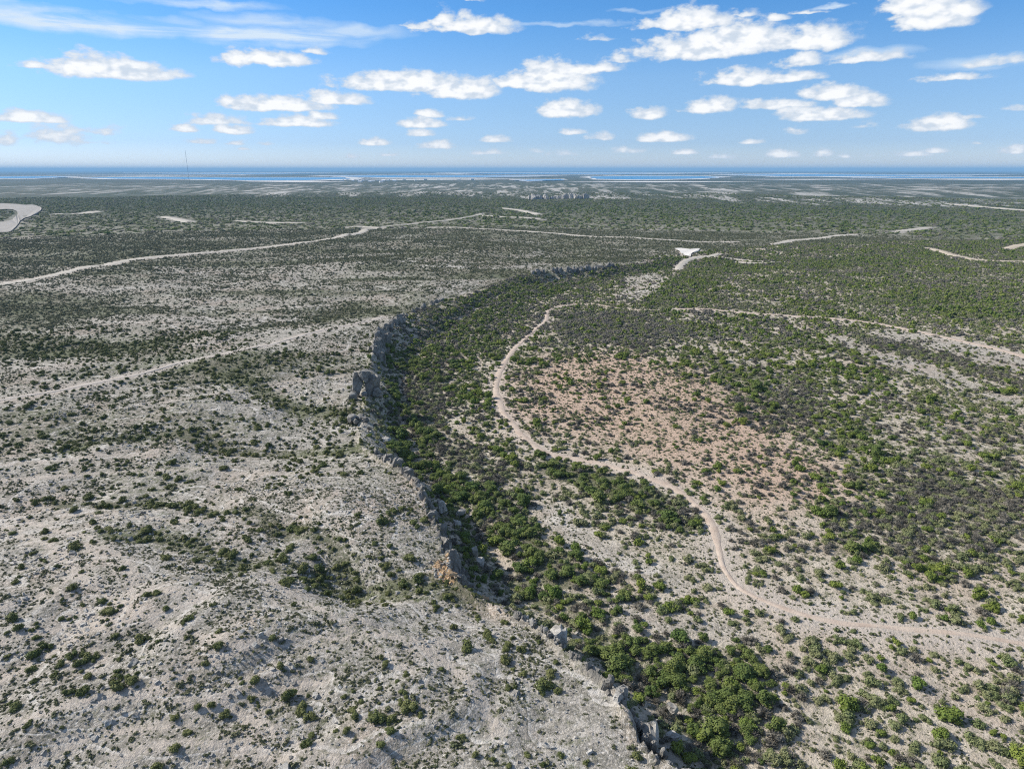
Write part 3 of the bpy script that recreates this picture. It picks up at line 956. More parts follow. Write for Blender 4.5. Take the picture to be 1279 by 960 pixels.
for k, (pix, hw, lab, mk) in ROADS.items():
    pw = densify(ROADW[k], 1.2 if k in ('loop', 'rim', 'east') else 5.0)
    tg = np.gradient(pw, axis=0)
    tg /= np.linalg.norm(tg, axis=1)[:, None] + 1e-9
    nrm = np.stack([-tg[:, 1], tg[:, 0]], 1)
    s = np.arange(len(pw), dtype=float)
    wl = hw * (0.45 + 1.1 * fbm(s, s * 0, 5, 3, 3)) * (0.9 + 0.2 * rr.random(len(s)))
    wr = hw * (0.45 + 1.1 * fbm(s, s * 0, 5, 9, 3)) * (0.9 + 0.2 * rr.random(len(s)))
    nearf = 0.5 + 0.5 * sstep(120, 190, np.hypot(pw[:, 0], pw[:, 1]))
    wl, wr = wl * nearf, wr * nearf
    taper = np.clip(np.minimum(s, len(s) - 1 - s) / 4 + 0.3, 0, 1)
    wl, wr = wl * taper, wr * taper
    vs_, cross = [], (-1, -0.62, 0, 0.62, 1)
    for c in cross:
        q = pw + nrm * (np.where(c > 0, wl, wr) * c)[:, None]
        d = np.hypot(q[:, 0], q[:, 1])
        zz = height(q[:, 0], q[:, 1]) + (0.03 + 0.0005 * d if abs(c) < 1 else -0.12)
        vs_.append(np.stack([q[:, 0], q[:, 1], zz], 1))
    V = np.stack(vs_, 1).reshape(-1, 3)
    n = len(pw)
    ii = np.arange(n * 5).reshape(n, 5)
    Q = np.stack([ii[:-1, :-1].ravel(), ii[:-1, 1:].ravel(), ii[1:, 1:].ravel(), ii[1:, :-1].ravel()], 1)[:, ::-1]
    tag(link('dirt_road', mesh_np('dirt_road', V, Q, [M_ROAD[mk]], smooth=True)), lab, 'road', None, 'structure')
for k, (pix, lab, mk) in PADS.items():
    p = np.asarray(PADW[k])
    pd = densify(list(p) + [p[0]], 5.0)[:-1]
    zs = height(pd[:, 0], pd[:, 1])
    zc = zs + 0.4 + 0.0006 * np.hypot(pd[:, 0], pd[:, 1])
    pm = bpy.data.meshes.new('gravel_pad')
    pm.from_pydata([(a[0], a[1], zz) for a, zz in zip(pd, zc)], [], [list(range(len(pd)))])
    pm.materials.append(M_ROAD[mk])
    tag(link('gravel_pad', pm), lab, 'ground', None, 'structure')

# ------------------------------------------------------------------ plant meshes


def ico(sub=1):
    import bmesh
    bm = bmesh.new()
    bmesh.ops.create_icosphere(bm, subdivisions=sub, radius=1.0)
    v = np.array([x.co[:] for x in bm.verts])
    f = np.array([[q.index for q in p.verts] for p in bm.faces])
    bm.free()
    return v, f


ICO1, ICO2, ICO3 = ico(1), ico(2), ico(3)


def unit(v):
    return v / (np.linalg.norm(v, axis=-1, keepdims=True) + 1e-9)


def crown_geo(rg, R, H, lobes, leaves, leaf, base=0.15, ragged=0.35):
    """leaf-sized rhombic faces over uneven lobes, with a leafy core; returns quads"""
    C, rad = [], []
    for i in range(lobes):
        a = rg.uniform(0, 2 * math.pi)
        q = math.sqrt(rg.uniform(0, 1)) * 0.66 * R
        rl_ = R * rg.uniform(0.30, 0.52)
        z = H * (base + (0.9 - base) * rg.uniform(0.25, 0.95) * (1 - 0.45 * (q / R) ** 2)) - rl_ * 0.35
        C.append((q * math.cos(a), q * math.sin(a) * rg.uniform(.8, 1.1), max(z, rl_ * 0.45)))
        rad.append(rl_)
    C, rad = np.array(C), np.array(rad)
    k = rg.integers(0, lobes, leaves)
    d = rg.normal(size=(leaves, 3))
    d[:, 2] = d[:, 2] * 0.9 + 0.35
    d = unit(d)
    pos = C[k] + d * (rad[k] * rg.uniform(0.78, 1.0 + ragged, leaves))[:, None] * np.array([1, 1, 0.85])
    pos[:, 2] = np.maximum(pos[:, 2], 0.03 * H)
    nr = unit(d + np.array([0, 0, .25]) + rg.normal(size=(leaves, 3)) * 0.42)
    ta = unit(np.cross(nr, rg.normal(size=(leaves, 3))))
    tb = np.cross(nr, ta)
    sz = leaf * rg.uniform(0.55, 1.35, leaves)
    sa, sb = ta * sz[:, None], tb * (sz * rg.uniform(0.45, 0.8, leaves))[:, None]
    V = np.stack([pos - sa, pos - sb, pos + sa, pos + sb], 1).reshape(-1, 3)
    Fq = np.arange(leaves * 4).reshape(leaves, 4)
    # core, as faces degenerate-free triangles stored as quads is avoided: faceted cube-sphere of quads
    cv, cf_ = CUBE
    vs2, fs2, off = [V], [Fq], len(V)
    for c, r_ in zip(C, rad):
        vv = cv * (r_ * 0.80) * rg.uniform(0.85, 1.12, (len(cv), 1)) * np.array([1, 1, 0.85]) + c
        vv[:, 2] = np.maximum(vv[:, 2], 0.0)
        vs2.append(vv)
        fs2.append(cf_ + off)
        off += len(cv)
    return np.concatenate(vs2), np.concatenate(fs2)


def cube_sphere():
    import bmesh
    bm = bmesh.new()
    bmesh.ops.create_cube(bm, size=2)
    bmesh.ops.subdivide_edges(bm, edges=bm.edges[:], cuts=1, use_grid_fill=True)
    bm.verts.ensure_lookup_table()
    v = unit(np.array([x.co[:] for x in bm.verts]))
    f = np.array([[q.index for q in p.verts] for p in bm.faces])
    bm.free()
    return v, f


CUBE = cube_sphere()


def twig_geo(rg, R, H, n, wdt):
    """a haze of bare forking twigs: slivers leaving the root and bending out"""
    V, Fq = [], []
    for i in range(n):
        a = rg.uniform(0, 2 * math.pi)
        lean = rg.uniform(0.1, 1.2)
        d = np.array([math.cos(a) * math.sin(lean), math.sin(a) * math.sin(lean), math.cos(lean)])
        r0, r1 = rg.uniform(0.05, 0.5), rg.uniform(0.7, 1.05)
        d2 = unit(d + rg.normal(size=3) * 0.35)
        p0 = d * r0 * np.array([R, R, H])
        p1 = p0 + d2 * (r1 - r0) * np.array([R, R, H])
        s = unit(np.cross(d2, rg.normal(size=3))) * wdt * rg.uniform(.6, 1.3)
        o = len(V)
        V += [p0 - s, p0 + s, p1 + s * .5, p1 - s * .5]
        Fq.append([o, o + 1, o + 2, o + 3])
    V = np.array(V)
    V[:, 2] = np.maximum(V[:, 2], 0)
    return V, np.array(Fq)


def trunk_geo(rg, R, H, n=3, seg=5):
    """tapered stems leaning out from one root, each five-sided"""
    V, Fq = [], []
    for i in range(n):
        a = 2 * math.pi * i / n + rg.uniform(-.5, .5)
        tip = np.array([math.cos(a) * R * .42, math.sin(a) * R * .42, H * .66])
        knee = np.array([math.cos(a) * R * .12, math.sin(a) * R * .12, H * .32])
        o = len(V)
        for c, r_ in ((np.array([0.04 * math.cos(a), 0.04 * math.sin(a), -0.25]), .055 * R), (knee, .04 * R), (tip, .016 * R)):
            for k in range(seg):
                q = 2 * math.pi * k / seg
                V.append(c + np.array([math.cos(q) * r_, math.sin(q) * r_, 0]))
        for lv in range(2):
            for k in range(seg):
                Fq.append([o + lv * seg + k, o + lv * seg + (k + 1) % seg, o + (lv + 1) * seg + (k + 1) % seg, o + (lv + 1) * seg + k])
    return np.array(V), np.array(Fq)


def build_kind(prefix, n, fn, mats):
    out = []
    for i in range(n):
        rg = np.random.default_rng(hash_seed(prefix) + i)
        v, f = fn(rg)
        out.append(mesh_np(prefix, v, f, mats))
    return out


def hash_seed(s):
    return sum((i + 1) * ord(c) for i, c in enumerate(s))


# unit plants: radius 1, height about 1.3; scaled when placed
CROWN = build_kind('crown', 6, lambda g: crown_geo(g, 1.0, 1.75, 9, 900, 0.105), [M_TREE])
TRUNK = build_kind('trunk', 2, lambda g: trunk_geo(g, 1.0, 1.75, 4), [M_BARK])
GREENB = build_kind('green_bush', 6, lambda g: crown_geo(g, 1.0, 1.45, 7, 620, 0.12), [M_GREEN])
SAGEB = build_kind('grey_green_shrub', 6, lambda g: crown_geo(g, 1.0, 1.2, 7, 480, 0.12, 0.05, 0.5), [M_SAGE])
OLIVEB = build_kind('olive_bush', 6, lambda g: crown_geo(g, 1.0, 1.2, 6, 560, 0.115, 0.05), [M_OLIVE])


def twiggy(g):
    v1, f1 = twig_geo(g, 1.0, 1.05, 230, 0.022)
    v2, f2 = crown_geo(g, 0.85, 0.8, 5, 150, 0.085, 0.0, 0.6)
    return np.concatenate([v1, v2]), np.concatenate([f1, f2 + len(v1)])


TWIGB = build_kind('bare_shrub', 5, twiggy, [M_TWIG])
DWARF = build_kind('dwarf_shrub', 6, lambda g: crown_geo(g, 1.0, 0.95, 3, 70, 0.24, 0.0, 0.4), [M_DWARF])
FAR_T = build_kind('far_tree', 4, lambda g: crown_geo(g, 1.0, 1.5, 5, 110, 0.22), [M_TREE])
FAR_G = build_kind('far_green', 4, lambda g: crown_geo(g, 1.0, 1.3, 5, 90, 0.24), [M_GREEN])
FAR_S = build_kind('far_sage', 4, lambda g: crown_geo(g, 1.0, 1.15, 5, 90, 0.24), [M_SAGE])
FAR_W = build_kind('far_twig', 3, lambda g: crown_geo(g, 1.0, 0.9, 5, 80, 0.22), [M_TWIG])


def rock_box(cuts_):
    import bmesh
    bm = bmesh.new()
    bmesh.ops.create_cube(bm, size=2)
    bmesh.ops.subdivide_edges(bm, edges=bm.edges[:], cuts=cuts_, use_grid_fill=True)
    bmesh.ops.triangulate(bm, faces=bm.faces[:])
    v = np.array([x.co[:] for x in bm.verts])
    f = np.array([[q.index for q in p.verts] for p in bm.faces])
    bm.free()
    return v, f


BOX3, BOX1 = rock_box(3), rock_box(1)


def rock_geo(rg, sub=BOX3, cuts=11, rough=0.07):
    """a joint-bounded block: a box chipped by random planes, its faces uneven"""
    v, f = sub
    v = v * 0.8
    v += rg.normal(size=v.shape) * rough * (1.2 if len(v) > 50 else 2.0)
    for _ in range(cuts):
        n = unit(rg.normal(size=3))
        d = rg.uniform(0.62, 1.0)
        s = v @ n
        v -= np.where(s > d, (s - d) * .92, 0)[:, None] * n
    return v, f


M_CLIFF = rock_material('weathered_shade_cliff_rock', 0.62)  # weathered rock, colour darkened further so the shaded blocks read deeper
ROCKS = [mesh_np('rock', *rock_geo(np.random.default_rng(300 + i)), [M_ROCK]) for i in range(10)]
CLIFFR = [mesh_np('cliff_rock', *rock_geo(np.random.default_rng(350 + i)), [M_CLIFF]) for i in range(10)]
SMALLROCK = [mesh_np('stone', *rock_geo(np.random.default_rng(400 + i), BOX1, 4, 0.08), [M_ROCK]) for i in range(5)]
OCHRE = [mesh_np('ochre_stone', *rock_geo(np.random.default_rng(450 + i), BOX1, 4, 0.08), [M_RUBBLE]) for i in range(4)]


def scatter(name, label, cat, meshes, P, scl, rot=None, tilt=None):
    """one countless mass: points carrying instances of the meshes"""
    if len(P) == 0:
        return
    coll = bpy.data.collections.new(name + '_kinds')
    for i, m in enumerate(meshes):
        coll.objects.link(bpy.data.objects.new('%s_kind_%02d' % (name, i), m))
    me = bpy.data.meshes.new(name)
    me.vertices.add(len(P))
    me.vertices.foreach_set('co', np.asarray(P, np.float32).ravel())
    n = len(P)
    a = me.attributes.new('scl', 'FLOAT_VECTOR', 'POINT')
    a.data.foreach_set('vector', np.asarray(scl, np.float32).ravel())
    a = me.attributes.new('rot', 'FLOAT_VECTOR', 'POINT')
    rv = np.zeros((n, 3), np.float32)
    rv[:, 2] = RNG.uniform(0, 2 * math.pi, n)
    if tilt:
        rv[:, :2] = RNG.uniform(-tilt, tilt, (n, 2))
    a.data.foreach_set('vector', rv.ravel())
    a = me.attributes.new('which', 'INT', 'POINT')
    a.data.foreach_set('value', RNG.integers(0, len(meshes), n).astype(np.int32))
    o = link(name, me)
    ng = bpy.data.node_groups.new(name, 'GeometryNodeTree')
    ng.interface.new_socket('Geometry', in_out='INPUT', socket_type='NodeSocketGeometry')
    ng.interface.new_socket('Geometry', in_out='OUTPUT', socket_type='NodeSocketGeometry')
    gi, go = ng.nodes.new('NodeGroupInput'), ng.nodes.new('NodeGroupOutput')
    mp = ng.nodes.new('GeometryNodeMeshToPoints')
    ci = ng.nodes.new('GeometryNodeCollectionInfo')
    ci.inputs['Collection'].default_value = coll
    ci.inputs['Separate Children'].default_value = True
    ci.inputs['Reset Children'].default_value = True
    ip = ng.nodes.new('GeometryNodeInstanceOnPoints')
    ip.inputs['Pick Instance'].default_value = True
    lk = ng.links.new
    lk(gi.outputs[0], mp.inputs[0])
    lk(mp.outputs[0], ip.inputs['Points'])
    lk(ci.outputs[0], ip.inputs['Instance'])
    for nm, typ, sock in (('which', 'INT', 'Instance Index'), ('rot', 'FLOAT_VECTOR', 'Rotation'), ('scl', 'FLOAT_VECTOR', 'Scale')):
        at = ng.nodes.new('GeometryNodeInputNamedAttribute')
        at.data_type = typ
        at.inputs['Name'].default_value = nm
        lk(at.outputs[0], ip.inputs[sock])
    lk(ip.outputs[0], go.inputs[0])
    md = o.modifiers.new('plants', 'NODES')
    md.node_group = ng
    tag(o, label, cat, None, 'stuff')
    return o


# ------------------------------------------------------------------ where plants grow


def candidates(r0, r1, per_m2, seed, half=1.0):
    """uniform points in the ground sector seen (and a little beyond) between two distances"""
    g = np.random.default_rng(seed)
    th = math.atan(half)
    n = int(per_m2 * th * (r1 * r1 - r0 * r0))
    r = np.sqrt(g.uniform(r0 * r0, r1 * r1, n))
    a = g.uniform(-th, th, n)
    return r * np.sin(a), r * np.cos(a), g


def vec_scale(s, g, flat=1.0):
    n = len(s)
    return np.stack([s * g.uniform(.85, 1.2, n), s * g.uniform(.85, 1.2, n), s * flat * g.uniform(.75, 1.15, n)], 1)


KINDS = {}


def put(kind, x, y, s, g, flat=1.0):
    KINDS.setdefault(kind, []).append((x, y, s, vec_scale(s, g, flat)))


def grow(r0, r1, dens, seed, half=1.0):
    x, y, g = candidates(r0, r1, dens, seed, half)
    z = zones(x, y)
    return x, y, g, z


# creek trees, gully trees
x, y, g, z = grow(52, 1000, 0.40, 101)
p = z['thick'] * (0.26 + 0.66 * sstep(0.36, 0.56, fbm(x, y, 14, 111, 2))) * (1 - 0.8 * z['grey'])
p = np.maximum(p, 0.42 * z['strip'])
p = np.maximum(p, z['green'] * (1 - z['plateau']) * 0.10)
p *= sstep(-7, -12, z['sd']) * (z['road'] > 2) * (1 - 0.62 * sstep(200, 300, z['r'])) * (1 - z['clear'])
k = g.random(len(x)) < p
s = np.exp(g.normal(-0.04, 0.38, len(x)))
put('tree', x[k], y[k], np.clip(s[k], 0.45, 2.2), g, 0.85)
# bright green bushes of the plain
x, y, g, z = grow(52, 1000, 0.20, 103)
cl = fbm(x, y, 13, 121, 3)
big = fbm(x, y, 70, 125, 2)
p = (1 - z['plateau']) * (0.09 + 0.60 * sstep(0.45, 0.65, cl)) * (0.55 + 0.8 * sstep(0.4, 0.62, big))
p = np.maximum(p, z['green'] * (1 - z['plateau']) * 0.50)
p = np.maximum(p, 0.40 * z['thick'] * (z['sd'] < -6))
p *= (1 - 0.78 * z['pink']) * (1 - 0.9 * z['pale']) * (z['road'] > 0.7) * (1 - 0.6 * z['grey']) * (1 - .85 * z['clear'])
k = g.random(len(x)) < p
s = np.clip(np.exp(g.normal(-0.14, 0.36, len(x))), 0.35, 1.9)
put('green', x[k], y[k], s[k], g)
# grey-green shrubs everywhere on the plain
x, y, g, z = grow(52, 1000, 0.40, 105)
cl = fbm(x, y, 11, 131, 3)
p = (1 - z['plateau']) * (0.24 + 0.56 * sstep(0.40, 0.60, cl))
p = np.maximum(p, z['grey'] * .6)
p *= (1 - 0.35 * z['pink']) * (1 - 0.85 * z['pale']) * (z['road'] > 0.1) * (1 - .35 * z['thick']) * (1 - .9 * z['clear'])
p *= (z['sd'] < -4)
k = g.random(len(x)) < p
s = np.clip(np.exp(g.normal(-0.36, 0.36, len(x))), 0.25, 1.4) * (1 - 0.22 * z['pink'])
put('sage', x[k], y[k], s[k], g, 0.9)
# leafless grey thorn shrubs
x, y, g, z = grow(52, 1000, 0.26, 107)
cl = fbm(x, y, 15, 141, 3)
p = (1 - z['plateau']) * (0.06 + 0.42 * sstep(0.50, 0.66, cl)) + z['grey'] * .85 * (1 - z['plateau']) + .30 * z['thick']
p *= (1 - 0.3 * z['pink']) * (1 - 0.85 * z['pale']) * (z['road'] > 0.1) * (z['sd'] < -2)
k = g.random(len(x)) < p
s = np.clip(np.exp(g.normal(0.02, 0.28, len(x))), 0.5, 1.6)
put('twig', x[k], y[k], s[k], g)
# olive bushes of the plateau: sparse, thick along gullies, in terraces farther out
x, y, g, z = grow(52, 1000, 0.34, 109)
cl = fbm(x, y, 12, 151, 3)
band = fbm(x * 0.35, y * 1.3, 45, 83, 3)
p = z['plateau'] * (0.035 + 0.40 * sstep(0.50, 0.70, cl)) + 0.95 * z['gully'] + z['plateau'] * z['scrub'] * 0.5 + z['plateau'] * 0.45 * sstep(0.52, 0.68, band) * sstep(150, 300, z['r'])
p *= (z['road'] > 1.5) * (1 - 0.7 * z['trail']) * (z['sd'] > -4)
k = g.random(len(x)) < p
s = np.clip(np.exp(g.normal(-0.52, 0.40, len(x))), 0.22, 1.4)
put('olive', x[k], y[k], s[k], g, 0.85)
# dwarf shrubs: thousands of dark dots on the limestone, fewer on the plain
for (r0, r1, dn, sm, sd0) in ((52, 170, 3.6, 0.215, 161), (170, 320, 1.6, 0.28, 162), (320, 620, 0.42, 0.46, 163), (620, 1000, 0.14, 0.75, 164)):
    x, y, g, z = grow(r0, r1, dn, sd0)
    cl = fbm(x, y, 6, 171, 3)
    bg_ = fbm(x, y, 38, 175, 2)
    p = z['plateau'] * (0.20 + 0.78 * sstep(0.36, 0.60, cl)) * (0.42 + 0.7 * sstep(.36, .6, bg_)) + (1 - z['plateau']) * (0.36 * (1 - .6 * z['thick']) + .10 * z['pink']) * (1 - .6 * z['clear'])
    if r1 <= 620:
        bd = (height(x, y) * 1.25 + .15) % 1.0
        p *= 1 - z['plateau'] * (0.05 + .45 * sstep(.55, .85, bd) - .15 * (bd < .3))
    p *= (1 - 0.85 * z['trail']) * (z['road'] > -0.4)
    k = g.random(len(x)) < p
    s = np.clip(np.exp(g.normal(math.log(sm), 0.38, len(x))), 0.14, 1.3)
    put('dwarf', x[k], y[k], s[k], g)
g = np.random.default_rng(199)
for k_ in ('loop', 'rim', 'east'):
    pc = densify(ROADW[k_], 0.5)
    pc = pc[np.hypot(pc[:, 0], pc[:, 1]) < 420]
    keep_ = g.random(len(pc)) < 0.75 * sstep(.42, .6, fbm(pc[:, 0], pc[:, 1], 12, 197, 2))
    pc = pc[keep_] + g.normal(0, .16, (keep_.sum(), 2))
    put('dwarf', pc[:, 0], pc[:, 1], np.clip(np.exp(g.normal(-1.55, .3, len(pc))), .1, .4), g, .7)
# the far scrub, coarser
x, y, g, z = grow(1000, 2600, 0.020, 181, 0.85)
cl = fbm(x, y, 60, 183, 3)
green = np.clip(z['green'] + 0.6 * sstep(.5, .65, cl), 0, 1)
keep = (z['road'] > 5) & (g.random(len(x)) < 0.80 - 0.5 * z['farpale'])
u = g.random(len(x))
s = np.clip(np.exp(g.normal(0.85, 0.35, len(x))), 1.0, 4.5)
ft = keep & (u < 0.22 * green)
fg = keep & ~ft & (u < 0.10 + 0.42 * green)
fs = keep & ~ft & ~fg & (u < 0.86)
fw = keep & ~ft & ~fg & ~fs
FAR = [('far_trees', 'dark green treetops in the scrub before the far flats', 'trees', FAR_T, ft, .55), ('far_bushes', 'green bushes massed before the far flats', 'bushes', FAR_G, fg, .5),
       ('far_shrubs', 'grey-green brush massed before the far flats', 'shrubs', FAR_S, fs, .45), ('far_bare_shrubs', 'grey leafless brush massed before the far flats', 'shrubs', FAR_W, fw, .45)]
zf = height(x, y)
for nm, lab, cat, ms, kk, fl in FAR:
    scatter(nm, lab, cat, ms, np.stack([x[kk], y[kk], zf[kk] - 0.1], 1), vec_scale(s[kk], g, fl))

# ------------------------------------------------------------------ individuals: the 300 of each kind that show largest
SPEC = {
    'tree': ('creek_tree', 'tree', CROWN, FAR_T, 'trees of the creek thicket'),
    'green': ('green_bush', 'bush', GREENB, FAR_G, 'green bushes of the plain'),
    'sage': ('grey_green_shrub', 'shrub', SAGEB, FAR_S, 'grey-green shrubs of the plain'),
    'twig': ('bare_shrub', 'shrub', TWIGB, FAR_W, 'bare grey shrubs of the plain'),
    'olive': ('olive_bush', 'bush', OLIVEB, DWARF, 'olive bushes of the limestone plateau'),
}
MASS = {
    'tree': ('tree_thicket', 'dense green treetops filling the dry creek below the cliffs', 'trees'),
    'green': ('green_bush_cover', 'green bushes scattered over the plain', 'bushes'),
    'sage': ('grey_green_shrubland', 'small grey-green shrubs scattered over the plain', 'shrubs'),
    'twig': ('bare_shrubland', 'leafless grey thorn scrub scattered over the plain', 'shrubs'),
    'olive': ('olive_bush_cover', 'olive green bushes scattered over the limestone plateau and its gullies', 'bushes'),
    'dwarf': ('dwarf_shrub_cover', 'tiny dark dwarf shrubs dotting the pale limestone', 'shrubs'),
}


def individual_label(kind, zz, i, s, hi, lo):
    big = 'large ' if s > hi else 'small ' if s < lo else ''
    if zz['pink'][i] > .5:
        spot = 'on the pink clearing'
    elif zz['road'][i] < 4 and zz['r'][i] < 900:
        spot = 'at the edge of a dirt track'
    elif zz['clear'][i] > .3 or zz['pale'][i] > .5:
        spot = 'on a bare pale strip of the plain'
    elif zz['thick'][i] > .5 and zz['sd'][i] > -16:
        spot = 'at the foot of the cliffs'
    elif zz['thick'][i] > .5:
        spot = 'in the thicket along the dry creek'
    elif zz['strip'][i] > .4:
        spot = 'in the dense belt between track and creek'
    elif zz['gully'][i] > .3:
        spot = 'in a brushy gully across the limestone'
    elif zz['trail'][i] > .05:
        spot = 'beside a pale foot trail on the limestone'
    elif zz['plateau'][i] > .5:
        spot = 'near the limestone rim' if zz['sd'][i] < 14 else 'on open bare limestone'
    elif zz['grey'][i] > .4:
        spot = 'among grey leafless scrub'
    elif zz['green'][i] > .4:
        spot = 'in a dense green patch of the plain'
    else:
        spot = 'on open cream soil of the plain'
    return big + {'tree': 'leafy dark green tree', 'green': 'rounded bright green bush', 'sage': 'grey-green shrub',
                  'twig': 'leafless grey thorn shrub', 'olive': 'olive green bush'}[kind] + ' ' + spot


for kind, parts in KINDS.items():
    x = np.concatenate([q[0] for q in parts])
    y = np.concatenate([q[1] for q in parts])
    s = np.concatenate([q[2] for q in parts])
    sv = np.concatenate([q[3] for q in parts])
    zz = height(x, y) - 0.06
    P = np.stack([x, y, zz], 1)
    nm, lab, cat = MASS[kind]
    if kind == 'dwarf':
        scatter(nm, lab, cat, DWARF, P, sv)
        continue
    u, v, dep = project(x, y, zz + s * 0.5)
    show = np.where((u > 4) & (u < 1275) & (v < 952) & (v > 0), s / dep, 0)
    order = np.argsort(-show)
    top, rest = order[:300], order[300:]
    oname, ocat, ms, lo, grp = SPEC[kind]
    zt = zones(x[top], y[top])
    gg = np.random.default_rng(900 + len(kind))
    s_hi, s_lo = np.quantile(s[top], (.8, .25))
    for j, i in enumerate(top):
        m = ms[int(gg.integers(0, len(ms)))]
        lb = individual_label(kind, zt, j, s[i], s_hi, s_lo)
        rz = float(gg.uniform(0, 2 * math.pi))
        if kind == 'tree':
            e = link(oname, None)
            e.location = P[i]
            e.rotation_euler = (0, 0, rz)
            e.scale = sv[i]
            link('crown', m, e)
            link('trunk', TRUNK[j % 2], e)
        else:
            e = link(oname, m)
            e.location = P[i]
            e.rotation_euler = (0, 0, rz)
            e.scale = sv[i]
        tag(e, lb, ocat, grp)
    near = rest[dep[rest] < 330]
    farr = rest[dep[rest] >= 330]
    scatter(nm, lab, cat, ms, P[near], sv[near])
    scatter('distant_' + nm, lab + ', in the middle distance', cat, lo, P[farr], sv[farr])

# loose stones on the limestone
x, y, g, z = grow(52, 260, 1.1, 191)
p = z['plateau'] * (0.1 + 0.9 * sstep(0.48, 0.68, fbm(x, y, 9, 193, 3))) + 0.6 * np.exp(-((z['sd'] + 7) / 7.0) ** 2)
k = (g.random(len(x)) < p) & (z['road'] > 0)
s = np.clip(np.exp(g.normal(-1.75, 0.45, len(x))), 0.07, 0.7)[k]
scatter('loose_stones', 'loose pale stones strewn over the limestone', 'stones', SMALLROCK, np.stack([x[k], y[k], height(x[k], y[k])], 1), vec_scale(s, g, .7), tilt=.5)

# ------------------------------------------------------------------ cliffs, boulders, rubble
LIPA_ = np.asarray(LIP)


def lip_at(t):
    i = int(min(max(t, 0), len(LIP) - 2))
    a, b = LIPA_[i], LIPA_[i + 1]
    d = unit(b - a)
    return a + (b - a) * (t - i), d, np.array([d[1], -d[0]])       # point, along, outwards (east)


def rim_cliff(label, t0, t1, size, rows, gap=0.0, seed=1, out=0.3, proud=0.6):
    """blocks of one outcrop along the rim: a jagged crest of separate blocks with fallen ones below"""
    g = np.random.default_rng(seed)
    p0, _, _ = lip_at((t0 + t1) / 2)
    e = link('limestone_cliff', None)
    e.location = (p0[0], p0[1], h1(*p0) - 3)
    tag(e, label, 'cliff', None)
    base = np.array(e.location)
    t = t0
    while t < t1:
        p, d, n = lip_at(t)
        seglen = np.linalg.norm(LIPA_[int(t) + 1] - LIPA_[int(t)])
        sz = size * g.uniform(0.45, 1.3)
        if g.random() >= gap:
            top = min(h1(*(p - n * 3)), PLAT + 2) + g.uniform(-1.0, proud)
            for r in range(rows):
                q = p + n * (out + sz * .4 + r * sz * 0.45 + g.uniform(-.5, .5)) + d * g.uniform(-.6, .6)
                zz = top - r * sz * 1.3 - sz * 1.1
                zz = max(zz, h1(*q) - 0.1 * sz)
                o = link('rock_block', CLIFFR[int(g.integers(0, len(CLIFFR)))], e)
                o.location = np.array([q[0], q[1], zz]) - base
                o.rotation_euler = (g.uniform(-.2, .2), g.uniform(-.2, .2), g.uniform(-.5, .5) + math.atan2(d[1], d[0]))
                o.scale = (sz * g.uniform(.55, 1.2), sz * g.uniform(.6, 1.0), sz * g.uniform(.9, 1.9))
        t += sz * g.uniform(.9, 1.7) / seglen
    return e


def boulder(label, px, z, size, seed, mesh=None, tilt=.3, sc_=(1, 1, 1), sink=.25, group=None):
    g = np.random.default_rng(seed)
    (x, y), = to_plane([px], z)
    o = link('limestone_boulder', ROCKS[seed % len(ROCKS)])
    o.location = (x, y, max(h1(x, y), z - size) + size * (sc_[2] * .62 - sink))
    o.rotation_euler = (g.uniform(-tilt, tilt), g.uniform(-tilt, tilt), g.uniform(0, 6.28))
    o.scale = tuple(size * q for q in sc_)
    tag(o, label, 'boulder', group)
    return o


# LIP index of a photograph pixel on the rim
def lip_t(u, v):
    (x, y), = to_plane([(u, v)], PLAT)
    _, _, T = seg_dist(np.array([x]), np.array([y]), LIP, None, True)
    return float(T[0])


rim_cliff('low broken limestone ledge along the convex shoulder beside the creek thicket', lip_t(852, 972), lip_t(752, 852), 0.75, 3, .3, 41, proud=.15, out=.4)
rim_cliff('short stepped limestone ledge above the boulder perched on the slope', lip_t(748, 848), lip_t(640, 762), 0.6, 2, .5, 42, proud=.1, out=.4)
rim_cliff('tall shaded limestone cliff above the ochre rubble slope', lip_t(570, 714), lip_t(524, 615), 1.7, 3, .15, 43, proud=.7)
rim_cliff('narrow shaded cliff face with a pale pillar block', lip_t(522, 612), lip_t(500, 586), 1.3, 2, .2, 44)
rim_cliff('dark rounded crag on the rim at a gully mouth', lip_t(488, 576), lip_t(464, 558), 1.9, 2, .1, 45)
rim_cliff('long jagged dark cliff crest above the bend of the creek thicket', lip_t(462, 440), lip_t(492, 396), 2.2, 3, .32, 46, proud=2.2)
rim_cliff('lower jagged cliff crest stepping down toward the valley bend', lip_t(496, 393), lip_t(556, 366), 1.5, 2, .62, 47, proud=1.0)
rim_cliff('long low ledge of grey rocks above the valley mouth', lip_t(664, 336), lip_t(770, 325), 2.4, 3, .35, 49, proud=1.6)


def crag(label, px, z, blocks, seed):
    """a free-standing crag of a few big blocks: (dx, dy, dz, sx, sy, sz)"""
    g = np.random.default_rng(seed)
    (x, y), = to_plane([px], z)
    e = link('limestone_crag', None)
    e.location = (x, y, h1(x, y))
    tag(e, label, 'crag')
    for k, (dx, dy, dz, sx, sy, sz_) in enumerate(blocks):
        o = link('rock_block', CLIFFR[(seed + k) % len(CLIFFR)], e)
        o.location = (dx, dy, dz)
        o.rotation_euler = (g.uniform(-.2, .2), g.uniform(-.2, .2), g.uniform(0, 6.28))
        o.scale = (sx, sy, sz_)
    return e


